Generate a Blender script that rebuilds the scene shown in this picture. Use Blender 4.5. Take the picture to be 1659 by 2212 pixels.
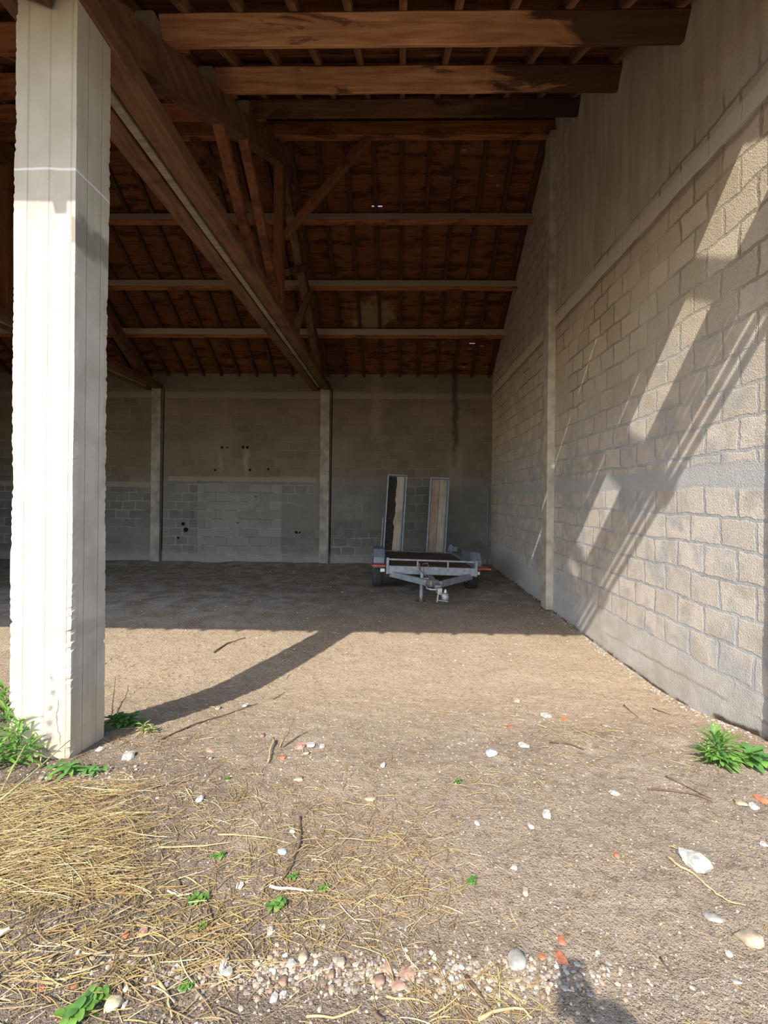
import bpy, bmesh, math, random
from mathutils import Vector, Matrix, noise, Euler
random.seed(7)
for o in list(bpy.data.objects): bpy.data.objects.remove(o)
SC = bpy.context.scene
COL = SC.collection

# ------------------------------------------------------------------ camera
FPX = 1000.0
cam_d = bpy.data.cameras.new('camera'); cam = bpy.data.objects.new('camera', cam_d); COL.objects.link(cam)
cam_d.sensor_fit = 'HORIZONTAL'; cam_d.sensor_width = 36.0
cam_d.lens = FPX / 1659 * 36.0
cam_d.shift_x = (829.5 - 842) / 1659
cam_d.shift_y = (1075 - 1106) / 1659
cam_d.clip_start = 0.02; cam_d.clip_end = 200
CAM_R = Matrix.Rotation(0.0185, 3, 'Z') @ Matrix.Rotation(math.pi / 2, 3, 'X') @ Matrix.Rotation(0.010, 3, 'Z')
cam.matrix_world = Matrix.Translation((0, 0, 1.5)) @ CAM_R.to_4x4()
SC.camera = cam

# ------------------------------------------------------------------ light
SUN_AZ, SUN_EL = math.radians(20.0), math.radians(42.65)
w = bpy.data.worlds.new('sky'); SC.world = w; w.use_nodes = True
wn = w.node_tree; wn.nodes.clear()
sky = wn.nodes.new('ShaderNodeTexSky'); sky.sky_type = 'NISHITA'; sky.sun_disc = False
sky.sun_elevation = SUN_EL; sky.sun_rotation = math.pi + SUN_AZ
bg = wn.nodes.new('ShaderNodeBackground'); bg.inputs[1].default_value = 0.34
wo = wn.nodes.new('ShaderNodeOutputWorld')
wn.links.new(sky.outputs[0], bg.inputs[0]); wn.links.new(bg.outputs[0], wo.inputs[0])
sl = bpy.data.lights.new('sun', 'SUN'); sl.energy = 5.3; sl.angle = math.radians(0.53); sl.color = (1.0, 0.95, 0.87)
so = bpy.data.objects.new('sun', sl); COL.objects.link(so)
sdir = Vector((math.sin(SUN_AZ) * math.cos(SUN_EL), math.cos(SUN_AZ) * math.cos(SUN_EL), -math.sin(SUN_EL)))
so.rotation_euler = sdir.to_track_quat('-Z', 'Y').to_euler(); so.location = (-4, -8, 9)
SC.view_settings.view_transform = 'Standard'
SC.view_settings.look = 'None'
SC.view_settings.gamma = 1.0
SC.view_settings.use_curve_mapping = False
SC.view_settings.exposure = 0.55
SC.cycles.max_bounces = 10; SC.cycles.diffuse_bounces = 7
SC.cycles.use_denoising = True

# ------------------------------------------------------------------ node helper
class NT:
    def __init__(s, name, rough=0.9, spec=0.2, metal=0.0):
        s.mat = bpy.data.materials.new(name); s.mat.use_nodes = True
        s.t = s.mat.node_tree; s.t.nodes.clear()
        s.out = s.t.nodes.new('ShaderNodeOutputMaterial')
        s.b = s.t.nodes.new('ShaderNodeBsdfPrincipled')
        s.t.links.new(s.b.outputs[0], s.out.inputs[0])
        s.b.inputs['Roughness'].default_value = rough
        s.b.inputs['Specular IOR Level'].default_value = spec
        s.b.inputs['Metallic'].default_value = metal
        tc = s.t.nodes.new('ShaderNodeTexCoord'); s.co = tc.outputs['Object']
        sp = s.t.nodes.new('ShaderNodeSeparateXYZ'); s.t.links.new(s.co, sp.inputs[0])
        s.x, s.y, s.z = sp.outputs
    def put(s, sock, v):
        if v is None: return
        if isinstance(v, bpy.types.NodeSocket): s.t.links.new(v, sock)
        elif isinstance(v, (tuple, list)) and len(v) == 3 and sock.type == 'RGBA': sock.default_value = (*v, 1)
        else: sock.default_value = v
    def m(s, op, a, b=None, c=None, clamp=False):
        n = s.t.nodes.new('ShaderNodeMath'); n.operation = op; n.use_clamp = clamp
        s.put(n.inputs[0], a); s.put(n.inputs[1], b); s.put(n.inputs[2], c); return n.outputs[0]
    def add(s, a, b): return s.m('ADD', a, b)
    def mul(s, a, b): return s.m('MULTIPLY', a, b)
    def sub(s, a, b): return s.m('SUBTRACT', a, b)
    def step(s, v, a, b):
        n = s.t.nodes.new('ShaderNodeMapRange'); n.interpolation_type = 'SMOOTHSTEP'
        s.put(n.inputs[0], v); n.inputs[1].default_value = a; n.inputs[2].default_value = b
        if a > b: n.inputs[1].default_value, n.inputs[2].default_value = b, a; n.inputs[3].default_value, n.inputs[4].default_value = 1, 0
        return n.outputs[0]
    def box(s, v, a, b, e=0.01): return s.mul(s.step(v, a - e, a + e), s.step(v, b + e, b - e))
    def comb(s, a, b, c=0.0):
        n = s.t.nodes.new('ShaderNodeCombineXYZ'); s.put(n.inputs[0], a); s.put(n.inputs[1], b); s.put(n.inputs[2], c); return n.outputs[0]
    def scl(s, v, k):
        n = s.t.nodes.new('ShaderNodeVectorMath'); n.operation = 'MULTIPLY'; s.put(n.inputs[0], v); n.inputs[1].default_value = k; return n.outputs[0]
    def vadd(s, v, k):
        n = s.t.nodes.new('ShaderNodeVectorMath'); n.operation = 'ADD'; s.put(n.inputs[0], v); s.put(n.inputs[1], k); return n.outputs[0]
    def dist(s, v, p):
        n = s.t.nodes.new('ShaderNodeVectorMath'); n.operation = 'DISTANCE'; s.put(n.inputs[0], v); n.inputs[1].default_value = p; return n.outputs['Value']
    def noise(s, scale, detail=3.0, vec=None, rough=0.55, dist=0.0, col=False):
        n = s.t.nodes.new('ShaderNodeTexNoise'); s.put(n.inputs['Vector'], vec or s.co)
        n.inputs['Scale'].default_value = scale; n.inputs['Detail'].default_value = detail
        n.inputs['Roughness'].default_value = rough; n.inputs['Distortion'].default_value = dist
        return n.outputs['Color' if col else 'Fac']
    def vor(s, scale, vec=None, feat='F1', out='Distance', rnd=1.0):
        n = s.t.nodes.new('ShaderNodeTexVoronoi'); n.feature = feat; s.put(n.inputs['Vector'], vec or s.co)
        n.inputs['Scale'].default_value = scale; n.inputs['Randomness'].default_value = rnd
        return n.outputs[out]
    def white(s, v):
        n = s.t.nodes.new('ShaderNodeTexWhiteNoise'); n.noise_dimensions = '1D'; s.put(n.inputs['W'], v); return n.outputs['Value']
    def mix(s, f, a, b, mode='MIX'):
        n = s.t.nodes.new('ShaderNodeMix'); n.data_type = 'RGBA'; n.blend_type = mode
        s.put(n.inputs[0], f); s.put(n.inputs[6], a); s.put(n.inputs[7], b); return n.outputs[2]
    def brick(s, vec, bw, rh, mort, smooth=0.2, off=0.5):
        n = s.t.nodes.new('ShaderNodeTexBrick'); s.put(n.inputs['Vector'], vec); n.offset = off
        n.inputs['Color1'].default_value = (0, 0, 0, 1); n.inputs['Color2'].default_value = (1, 1, 1, 1); n.inputs['Mortar'].default_value = (.5, .5, .5, 1)
        n.inputs['Scale'].default_value = 1; n.inputs['Mortar Size'].default_value = mort; n.inputs['Mortar Smooth'].default_value = smooth
        n.inputs['Brick Width'].default_value = bw; n.inputs['Row Height'].default_value = rh
        return n.outputs['Color'], n.outputs['Fac']
    def attr(s, name):
        n = s.t.nodes.new('ShaderNodeAttribute'); n.attribute_name = name; return n.outputs['Color']
    def normz(s):
        g = s.t.nodes.new('ShaderNodeNewGeometry'); sp = s.t.nodes.new('ShaderNodeSeparateXYZ')
        s.t.links.new(g.outputs['Normal'], sp.inputs[0]); return sp.outputs[2]
    def rand(s):
        n = s.t.nodes.new('ShaderNodeObjectInfo'); return n.outputs['Random']
    def base(s, c): s.put(s.b.inputs['Base Color'], c)
    def bump(s, h, strength=0.5, dist=0.01):
        n = s.t.nodes.new('ShaderNodeBump'); n.inputs['Strength'].default_value = strength; n.inputs['Distance'].default_value = dist
        s.put(n.inputs['Height'], h); s.t.links.new(n.outputs[0], s.b.inputs['Normal'])

def simple(name, col, rough=0.8, spec=0.3, metal=0.0, var=0.25, scale=20, bump=0.0, dist=0.003):
    n = NT(name, rough, spec, metal)
    f = n.noise(scale, 5)
    n.base(n.mix(n.step(f, .25, .75), tuple(c * (1 - var) for c in col), tuple(min(1, c * (1 + var)) for c in col)))
    if bump: n.bump(f, bump, dist)
    return n.mat

MAT = {}
# ---- block wall seen from the inside; (u, z) run along the wall
def wall_common(n, u, z, bw, rh, mort, uoff):
    wob = n.noise(2.3, 3, col=True)
    wv = n.scl(n.vadd(wob, (-.5, -.5, -.5)), (.10, .075, .0))
    fine = n.scl(n.vadd(n.noise(19, 3, col=True), (-.5, -.5, -.5)), (.035, .03, 0))
    vec = n.vadd(n.vadd(n.comb(n.add(u, uoff), z), wv), fine)
    return vec, n.brick(vec, bw, rh, mort, .5)

def mat_wall_right():
    n = NT('block wall right', .95, .1)
    vec, (bc, mf) = wall_common(n, n.y, n.z, .30, .20, .016, .13)
    big = n.noise(.9, 4); mid = n.noise(6, 5); grit = n.noise(95, 4, rough=.7); pits = n.vor(120)
    block = n.mix(bc, (.54, .465, .395), (.64, .565, .485))
    block = n.mix(n.step(mid, .42, .7), block, (.46, .395, .32))
    block = n.mix(n.mul(n.step(grit, .50, .72), .65), block, (.33, .285, .235))
    mort = n.mix(n.step(n.noise(9, 4), .3, .7), (.34, .335, .33), (.46, .45, .44))
    # mortar smeared over some blocks
    smear = n.mul(n.step(n.noise(2.6, 5, dist=.6), .51, .63), .8)
    c = n.mix(n.m('MAXIMUM', mf, smear), block, mort)
    # tie band at 1.7 m, grey cement
    zz = n.add(n.z, n.mul(n.sub(n.noise(3.1, 3), .5), .10))
    band = n.box(zz, 1.58, 1.74, .015)
    c = n.mix(n.mul(band, .85), c, (.43, .42, .41))
    hb = n.box(n.add(n.z, n.mul(n.sub(n.noise(4.3, 3), .5), .05)), 3.80, 3.94, .012)
    # ochre, damp-stained upper wall
    top = n.step(n.add(n.z, n.mul(n.sub(big, .5), 1.6)), 1.9, 3.0)
    c = n.mix(n.mul(top, .8), c, n.mix(bc, (.49, .395, .28), (.62, .51, .375)))
    c = n.mix(n.mul(n.mul(top, mf), n.step(n.noise(1.4, 4), .38, .6)), c, (.32, .26, .185))
    drip = n.noise(1.0, 5, vec=n.comb(n.mul(n.y, 7), n.mul(n.z, .8)))
    c = n.mix(n.mul(n.step(drip, .52, .72), n.mul(n.step(n.z, 2.8, 4.6), .55)), c, (.56, .48, .37))
    c = n.mix(n.mul(n.step(drip, .46, .30), n.mul(n.step(n.z, 2.6, 4.6), .5)), c, (.27, .21, .15))
    # painted-over smooth render high up near the front
    sm = n.mul(n.step(n.z, 4.0, 4.2), n.step(n.add(n.y, n.mul(n.sub(big, .5), 3.0)), 7.5, 5.0))
    c = n.mix(n.mul(sm, .85), c, n.mix(n.step(drip, .4, .65), (.50, .405, .28), (.66, .555, .41)))
    c = n.mix(n.mul(hb, .9), c, (.66, .58, .46))
    sh = n.box(n.add(n.z, n.mul(n.sub(n.noise(4.3, 3), .5), .05)), 3.74, 3.79, .015)
    c = n.mix(n.mul(sh, .6), c, (.20, .16, .115))
    # rendered plinth, smooth and grey, with a rusty tide line
    pl = n.add(n.z, n.mul(n.sub(n.noise(1.7, 4), .5), .30))
    plm = n.step(pl, .46, .30)
    c = n.mix(n.mul(plm, .85), c, n.mix(n.step(mid, .3, .7), (.43, .40, .36), (.56, .53, .49)))
    line = n.box(n.add(n.z, n.add(n.mul(n.sub(mid, .5), .05), n.mul(n.y, .045))), .375, .395, .008)
    c = n.mix(n.mul(line, n.mul(n.step(n.y, 5.0, 4.2), n.mul(n.step(n.noise(3, 3), .35, .6), .6))), c, (.27, .19, .12))
    c = n.mix(n.mul(n.step(n.z, .42, .1), n.mul(n.step(n.noise(2.2, 3), .4, .6), .5)), c, (.36, .31, .225))
    # lime bloom low down in the shade, and a dark strip at the very foot
    c = n.mix(n.mul(n.mul(n.step(n.y, 4.8, 6.0), n.step(n.add(n.z, n.mul(n.sub(mid, .5), .5)), .75, .3)), .35), c, (.62, .62, .64))
    c = n.mix(n.mul(n.step(n.z, .07, -.03), .5), c, (.22, .17, .13))
    gz = n.add(n.mul(n.step(n.y, 3.8, 1.98), .24), n.mul(n.sub(n.noise(7, 4), .5), .06)); foot = n.sub(n.z, gz)
    c = n.mix(n.mul(n.step(foot, .035, .012), n.step(n.noise(3.3, 3), .42, .56)), c, (.09, .065, .05))  # dark jagged gap line painted between wall and earth
    n.base(c)
    h = n.add(n.mul(grit, .75), n.mul(n.mul(n.m('MAXIMUM', n.m('MAXIMUM', mf, plm), band), n.sub(1.0, n.mul(sm, .85))), -.38))
    h = n.add(h, n.mul(pits, .25)); h = n.add(h, n.mul(mid, .5))
    n.bump(h, .75, .012)
    return n.mat

def mat_wall_back():
    n = NT('block wall back', .95, .1)
    vec, (bc, mf) = wall_common(n, n.x, n.z, .30, .195, .018, .07)
    big = n.noise(.8, 4); mid = n.noise(5, 5); grit = n.noise(60, 4)
    zz = n.add(n.z, n.mul(n.sub(n.noise(1.1, 2), .5), .25))
    up = n.step(zz, 1.75, 2.05)
    block = n.mix(up, n.mix(bc, (.21, .205, .20), (.30, .295, .285)), n.mix(bc, (.225, .19, .145), (.30, .255, .20)))
    block = n.mix(n.mul(n.step(big, .45, .65), .5), block, n.mix(up, (.35, .345, .33), (.36, .31, .25)))
    mort = n.mix(up, (.42, .41, .40), (.34, .29, .225))
    mv = n.mul(mf, n.step(n.noise(1.3, 5), .44, .62))
    c = n.mix(mv, block, mort)
    c = n.mix(n.mul(n.step(mid, .5, .75), .35), c, n.mix(up, (.36, .35, .34), (.33, .28, .22)))
    # ring beam
    rb = n.box(n.add(n.z, n.mul(n.sub(mid, .5), .05)), 3.70, 3.84, .02)
    c = n.mix(n.mul(rb, .8), c, (.42, .36, .27))
    c = n.mix(n.mul(n.step(n.z, 3.9, 4.05), .5), c, (.36, .31, .235))
    # long pale ledge mark over the blocked up doorway
    lm = n.mul(n.box(n.add(n.z, n.mul(n.sub(n.noise(5, 3), .5), .05)), 1.83, 1.93, .015), n.box(n.x, -5.2, -1.85, .05))
    c = n.mix(n.mul(lm, .75), c, (.47, .42, .35))
    lm2 = n.mul(n.box(n.add(n.z, n.mul(n.sub(n.noise(5, 3), .5), .05)), 1.68, 1.80, .015), n.step(n.x, -5.45, -5.55))
    c = n.mix(n.mul(lm2, .75), c, (.47, .42, .35))
    # blocked up doorway : smooth bigger blocks, paler
    dv = n.comb(n.add(n.x, .1), n.add(n.z, .02)); dc, dm = n.brick(n.vadd(dv, n.scl(n.vadd(n.noise(6, 2, col=True), (-.5, -.5, -.5)), (.02, .015, 0))), .50, .20, .008, .3)
    dcol = n.mix(dm, n.mix(dc, (.33, .33, .325), (.42, .42, .41)), n.mix(n.step(n.noise(3.5, 2), .45, .6), (.24, .24, .23), (.56, .55, .53)))
    dcol = n.mix(n.mul(n.step(n.noise(2.5, 3), .5, .7), .5), dcol, (.27, .265, .25))
    door = n.mul(n.box(n.x, -4.52, -2.62, .02), n.step(n.z, 1.80, 1.76))
    c = n.mix(door, c, dcol)
    # pale washes and dark damp streaks
    for (x0, x1, z0, z1, col, k) in ((-.62, -.40, 2.9, 4.3, (.42, .36, .27), .6), (1.18, 1.30, 2.2, 4.3, (.06, .065, .05), .75), (1.10, 1.42, 1.6, 2.6, (.42, .37, .31), .45),
                                     (-4.02, -3.97, 2.0, 2.55, (.5, .46, .40), .6), (-3.48, -3.38, 2.0, 2.55, (.5, .46, .40), .6)):
        msk = n.mul(n.box(n.add(n.x, n.mul(n.sub(mid, .5), .2)), x0, x1, .05), n.box(n.add(n.z, n.mul(n.sub(mid, .5), .4)), z0, z1, .15))
        c = n.mix(n.mul(msk, k), c, col)
    # dark open joints just right of the two pillars
    for xj in (-1.535, -5.335):
        j = n.mul(n.box(n.add(n.x, n.mul(n.z, -.006)), xj, xj + .022, .004), n.step(n.z, 3.95, 3.9))
        c = n.mix(j, c, (.015, .013, .012))
    # knocked holes
    wv = n.comb(n.x, 0.0, n.z)
    for (hx, hz, r) in ((-3.98, 2.59, .04), (-3.86, 2.585, .025), (-3.50, 2.60, .045), (-3.40, 2.60, .04), (-4.13, 2.08, .035), (-3.34, 2.09, .04), (-2.93, 2.11, .035), (-4.78, .73, .07), (-4.84, .86, .05), (-2.28, .70, .04), (-2.2, .70, .03), (-4.95, .55, .035), (-3.2, 1.5, .02), (-3.6, .9, .02), (-.55, .12, .04)):
        dd = n.add(n.dist(wv, (hx, 0, hz)), n.mul(n.sub(n.noise(30, 2), .5), .04))
        c = n.mix(n.step(dd, r, r * .6), c, (.02, .017, .015))
    c = n.mix(n.mul(n.step(n.add(n.z, n.mul(n.sub(mid, .5), .3)), .32, .08), .55), c, (.56, .55, .53))
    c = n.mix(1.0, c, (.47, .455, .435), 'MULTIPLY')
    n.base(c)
    n.bump(n.add(n.mul(grit, .3), n.add(n.mul(mf, -.5), n.mul(mid, .5))), .7, .012)
    return n.mat

def mat_concrete():
    n = NT('board marked concrete', .93, .15)
    mid = n.noise(5, 5); grit = n.noise(70, 4); st = n.noise(1, 5, vec=n.scl(n.co, (16, 16, 1.1)))
    bd = n.m('ABSOLUTE', n.sub(n.m('FRACT', n.mul(n.add(n.add(n.x, n.y), .03), 9.4)), .5))
    groove = n.step(bd, .455, .49)
    c = n.mix(n.step(mid, .3, .72), (.41, .36, .295), (.53, .475, .40))
    c = n.mix(n.mul(n.step(st, .5, .72), .6), c, (.36, .31, .25))
    c = n.mix(n.mul(groove, .45), c, (.27, .23, .185))
    # darker ochre tone at the head and a stained cold joint
    c = n.mix(n.mul(n.step(n.add(n.z, n.mul(n.sub(mid, .5), .3)), 2.7, 3.2), .55), c, (.335, .285, .20))
    jt = n.box(n.add(n.z, n.mul(n.sub(n.noise(3, 3), .5), .06)), 3.05, 3.062, .004)
    c = n.mix(n.mul(jt, .8), c, (.66, .64, .60))
    jd = n.box(n.add(n.z, n.mul(n.sub(n.noise(9, 3), .5), .16)), 2.70, 2.84, .03)
    c = n.mix(n.mul(n.mul(jd, n.step(n.x, -1.585, -1.575)), .8), c, (.19, .165, .13))
    # lower pour line, ochre foot, dark handprint like smudges up the front
    c = n.mix(n.mul(n.box(n.add(n.z, n.mul(n.sub(n.noise(8, 3), .5), .05)), .80, .87, .012), .5), c, (.34, .31, .26))
    c = n.mix(n.mul(n.step(n.add(n.z, n.mul(n.sub(mid, .5), .3)), .62, .3), .5), c, (.50, .37, .22))
    wv = n.comb(n.x, 0.0, n.z)
    for (hx, hz, r) in ((-1.655, .62, .020), (-1.65, .55, .022), (-1.66, .475, .018), (-1.66, .40, .026), (-1.665, .335, .024), (-1.67, .27, .012), (-1.70, .43, .012)):
        dd = n.add(n.dist(wv, (hx, 0, hz)), n.mul(n.sub(n.noise(45, 3), .5), .05))
        c = n.mix(n.mul(n.step(dd, r * 1.3, r * .2), n.mul(n.step(n.y, 2.25, 2.22), .75)), c, (.13, .125, .13))
    crack = n.mul(n.box(n.add(n.x, n.mul(n.sub(n.noise(6, 4), .5), .10)), -1.617, -1.613, .002), n.mul(n.box(n.z, .3, .52, .02), n.step(n.y, 2.25, 2.22)))
    c = n.mix(crack, c, (.16, .13, .10))
    c = n.mix(n.mul(n.step(n.vor(38), .12, .05), .6), c, (.22, .20, .17))
    n.base(c)
    n.bump(n.add(n.add(n.mul(grit, .25), n.mul(groove, -.6)), n.add(n.mul(st, .3), n.mul(mid, .3))), .6, .008)
    return n.mat

def mat_wood(name, a, b, dark, grain=(1, 14, 14), dust=0.0, dustcol=(.30, .25, .185), stain=.6, rough=.85):
    n = NT(name, rough, .2)
    g = n.noise(2.2, 6, vec=n.scl(n.co, grain), dist=.4); st = n.noise(1.5, 4, vec=n.scl(n.co, (1, 2.4, 2.4)), dist=.5); f = n.noise(9, 4, vec=n.scl(n.co, grain))
    c = n.mix(n.step(g, .3, .7), a, b)
    c = n.mix(n.mul(n.step(st, .52, .62), stain), c, dark)
    c = n.mix(n.mul(n.step(f, .55, .75), .4), c, tuple(x * .55 for x in a))
    if dust: c = n.mix(n.mul(n.step(n.normz(), .2, .45), dust), c, n.mix(g, tuple(x * .75 for x in dustcol), dustcol))
    n.base(c); n.bump(n.add(g, n.mul(f, .5)), .5, .006)
    return n.mat

def mat_deck():
    n = NT('roof boards', .9, .15)
    row = n.m('FLOOR', n.m('DIVIDE', n.m('ABSOLUTE', n.sub(n.y, 6.33)), .1052))
    r1 = n.white(n.add(row, n.mul(n.m('FLOOR', n.mul(n.add(n.x, 20), .37)), 53.0)))
    g = n.noise(2.0, 6, vec=n.comb(n.mul(n.x, 1.3), n.mul(n.y, 26), row)); s2 = n.noise(1.0, 5, vec=n.comb(n.mul(n.x, 2.2), n.mul(n.y, 9), n.mul(row, .37)), dist=.3)
    big = n.noise(.55, 3)
    c = n.mix(n.step(g, .3, .7), (.088, .027, .0095), (.165, .060, .0215))
    c = n.mix(n.mul(r1, .5), c, (.21, .078, .028))
    c = n.mix(n.mul(n.step(s2, .50, .62), .85), c, (.040, .016, .008))
    c = n.mix(n.mul(n.step(s2, .36, .28), n.mul(n.step(n.x, -.8, 1.4), .7)), c, (.36, .27, .17))
    c = n.mix(n.mul(n.step(big, .5, .7), .35), c, (.07, .026, .012))
    # whitish mould patch round a slipped tile
    dd = n.add(n.dist(n.co, (-.55, 9.1, 5.03)), n.mul(n.sub(n.noise(7, 4), .5), .9))
    c = n.mix(n.mul(n.step(dd, .55, .2), .6), c, (.30, .245, .12))
    n.base(c); n.bump(n.add(g, s2), .4, .006)
    return n.mat

def mat_ground():
    n = NT('dry earth', 1.0, .05)
    big = n.noise(.55, 4, dist=.5); mid = n.noise(3.2, 6); fine = n.noise(28, 5, rough=.7); tiny = n.noise(130, 3, rough=.7)
    c = n.mix(n.step(mid, .3, .7), (.37, .275, .195), (.50, .385, .28))
    c = n.mix(n.mul(n.step(big, .42, .62), .5), c, (.44, .345, .245))
    inner = n.mul(n.step(n.y, 2.4, 3.4), n.step(n.y, 6.2, 4.6))
    c = n.mix(n.mul(inner, .45), c, (.56, .405, .27))
    # darker soil under the straw at the lower left, darker mottled colour farther back
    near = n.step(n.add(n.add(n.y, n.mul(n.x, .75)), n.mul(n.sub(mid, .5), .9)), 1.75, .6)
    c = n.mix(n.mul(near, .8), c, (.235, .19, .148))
    rgt = n.mul(n.step(n.add(n.x, n.mul(n.sub(mid, .5), .6)), -.1, .6), n.step(n.y, 2.7, 1.9))
    c = n.mix(n.mul(rgt, .5), c, (.43, .36, .27))
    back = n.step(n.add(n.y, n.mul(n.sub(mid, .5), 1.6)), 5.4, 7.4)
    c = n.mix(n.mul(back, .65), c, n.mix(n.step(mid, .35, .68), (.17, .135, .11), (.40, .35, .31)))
    pg = n.mul(n.mul(n.step(n.y, 5.0, 5.6), n.step(n.y, 7.6, 6.6)), n.mul(n.step(n.x, -.6, -2.2), n.step(mid, .35, .65)))
    c = n.mix(n.mul(pg, .7), c, (.56, .52, .47))
    c = n.mix(n.mul(n.step(fine, .5, .68), .62), c, (.19, .135, .09))
    c = n.mix(n.mul(n.step(fine, .46, .28), .4), c, (.56, .46, .35))
    # chaff and grit specks, then tiny grain shadows put into the colour
    v = n.vor(105, vec=n.scl(n.co, (1, 1, .4))); vc = n.vor(105, vec=n.scl(n.co, (1, 1, .4)), out='Color')
    c = n.mix(n.mul(n.step(v, .30, .18), n.step(vc, .52, .62)), c, (.66, .57, .45))
    v2 = n.vor(46); vc2 = n.vor(46, out='Color')
    c = n.mix(n.mul(n.step(v2, .26, .16), n.mul(n.step(vc2, .66, .72), .8)), c, (.60, .54, .45))
    c = n.mix(n.mul(n.step(tiny, .54, .68), .55), c, (.15, .11, .08))  # dark flecks painted in for the tiny shadows between grains
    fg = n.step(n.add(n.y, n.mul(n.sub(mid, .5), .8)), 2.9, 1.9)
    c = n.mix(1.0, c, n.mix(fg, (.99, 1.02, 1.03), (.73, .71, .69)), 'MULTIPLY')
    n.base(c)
    h = n.add(n.add(n.mul(fine, 1.0), n.mul(tiny, .6)), n.add(n.mul(mid, .8), n.mul(n.step(v, .30, .1), .25)))
    n.bump(h, .9, .026)
    return n.mat

MAT['wall_right'] = mat_wall_right(); MAT['wall_back'] = mat_wall_back(); MAT['concrete'] = mat_concrete()
MAT['concrete_mid'] = simple('weathered concrete', (.42, .37, .30), .95, .1, 0, .25, 6, .4, .006); MAT['concrete_old'] = simple('old grey concrete', (.23, .21, .18), .95, .1, 0, .3, 6, .4, .006)
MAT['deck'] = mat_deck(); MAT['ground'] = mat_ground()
MAT['purlin'] = mat_wood('purlin timber', (.20, .070, .026), (.36, .14, .052), (.035, .014, .009), dust=.95, dustcol=(.72, .60, .44))
def burnt(name, k, x0, x1):
    n = NT(name, .85, .2); g = n.noise(2.2, 6, vec=n.scl(n.co, (1, 14, 14)), dist=.4); st = n.noise(1.6, 5, vec=n.scl(n.co, (1, 4, 4)), dist=.5)
    c = n.mix(n.step(g, .3, .7), tuple(k * q for q in (.38, .165, .072)), tuple(k * q for q in (.62, .32, .16)))
    c = n.mix(n.mul(n.step(n.noise(.9, 3), .5, .62), .5), c, tuple(k * q for q in (.26, .10, .042)))
    ch = n.step(n.add(n.mul(n.sub(st, .5), 2.2), n.mul(n.x, .9)), x0, x1)
    c = n.mix(n.mul(ch, .88), c, (.035, .017, .012)); c = n.mix(n.mul(n.step(st, .60, .66), .7), c, (.05, .024, .016))
    n.base(c); n.bump(g, .5, .006); return n.mat
MAT['purlin_burnt'] = burnt('burnt end purlin timber', 1.0, .75, 1.05)
MAT['purlin_black'] = burnt('sooty purlin timber', .28, .2, 1.3)
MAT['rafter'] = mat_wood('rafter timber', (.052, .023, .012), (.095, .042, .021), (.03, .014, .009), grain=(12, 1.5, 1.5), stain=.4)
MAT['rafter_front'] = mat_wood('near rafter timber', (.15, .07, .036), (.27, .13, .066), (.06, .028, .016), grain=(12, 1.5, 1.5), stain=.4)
MAT['truss'] = mat_wood('truss timber', (.11, .053, .029), (.195, .098, .052), (.05, .026, .016), grain=(12, 1.2, 5), dust=.75, dustcol=(.34, .27, .18), stain=.4)
MAT['strut'] = mat_wood('strut timber', (.16, .060, .026), (.25, .098, .04), (.08, .03, .016), grain=(12, 12, 1.2), dust=.4)
MAT['chock'] = mat_wood('chock timber', (.24, .19, .13), (.33, .27, .19), (.16, .12, .08), dust=.5)
MAT['plankgrey'] = mat_wood('grey plank', (.22, .19, .155), (.34, .295, .24), (.17, .135, .10), grain=(14, 4, 1), stain=.4)
MAT['plankbrown'] = mat_wood('brown plank', (.17, .125, .09), (.27, .21, .16), (.11, .08, .06), grain=(14, 4, 1), stain=.4)
MAT['ply'] = mat_wood('trailer plywood', (.085, .058, .038), (.14, .10, .068), (.05, .035, .025), grain=(3, 9, 9))
MAT['zinc'] = simple('galvanised steel', (.24, .26, .285), .5, .5, .35, .22, 14)
MAT['zinc_dark'] = simple('dull zinc', (.18, .21, .25), .55, .4, .35, .2, 18)
MAT['rust'] = simple('rusty steel', (.17, .12, .10), .8, .3, .2, .4, 25, .3)
MAT['tyre'] = simple('tyre rubber', (.045, .044, .043), .85, .25, 0, .3, 30)
MAT['rim'] = simple('wheel rim', (.30, .30, .31), .5, .4, .5, .2, 20)
MAT['red'] = simple('faded red plastic', (.42, .085, .06), .6, .4, 0, .2, 20)
MAT['lens'] = simple('white lamp plastic', (.68, .67, .63), .4, .5, 0, .1, 20)
MAT['chrome'] = simple('bright steel', (.42, .42, .42), .45, .5, .5, .25, 30)
MAT['black'] = simple('black plastic', (.02, .02, .022), .5, .4, 0, .2, 30)
MAT['tar'] = simple('torn black lining', (.022, .020, .019), .9, .2, 0, .5, 30, .5)
MAT['stone'] = None

def attr_mat(name, rough=.9, bump=0.0, scale=40, tint=1.0, sub=0.0):
    n = NT(name, rough, .2); a = n.attr('Col'); f = n.noise(scale, 4)
    n.base(n.mix(n.mul(n.step(f, .35, .75), .35), a, n.mix(1.0, a, (.55, .5, .45), 'MULTIPLY')))
    if bump: n.bump(f, bump, .004)
    return n.mat
MAT['pebbles'] = attr_mat('pebble mix', .9, .3, 60); MAT['straw'] = attr_mat('straw', .8)

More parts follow.
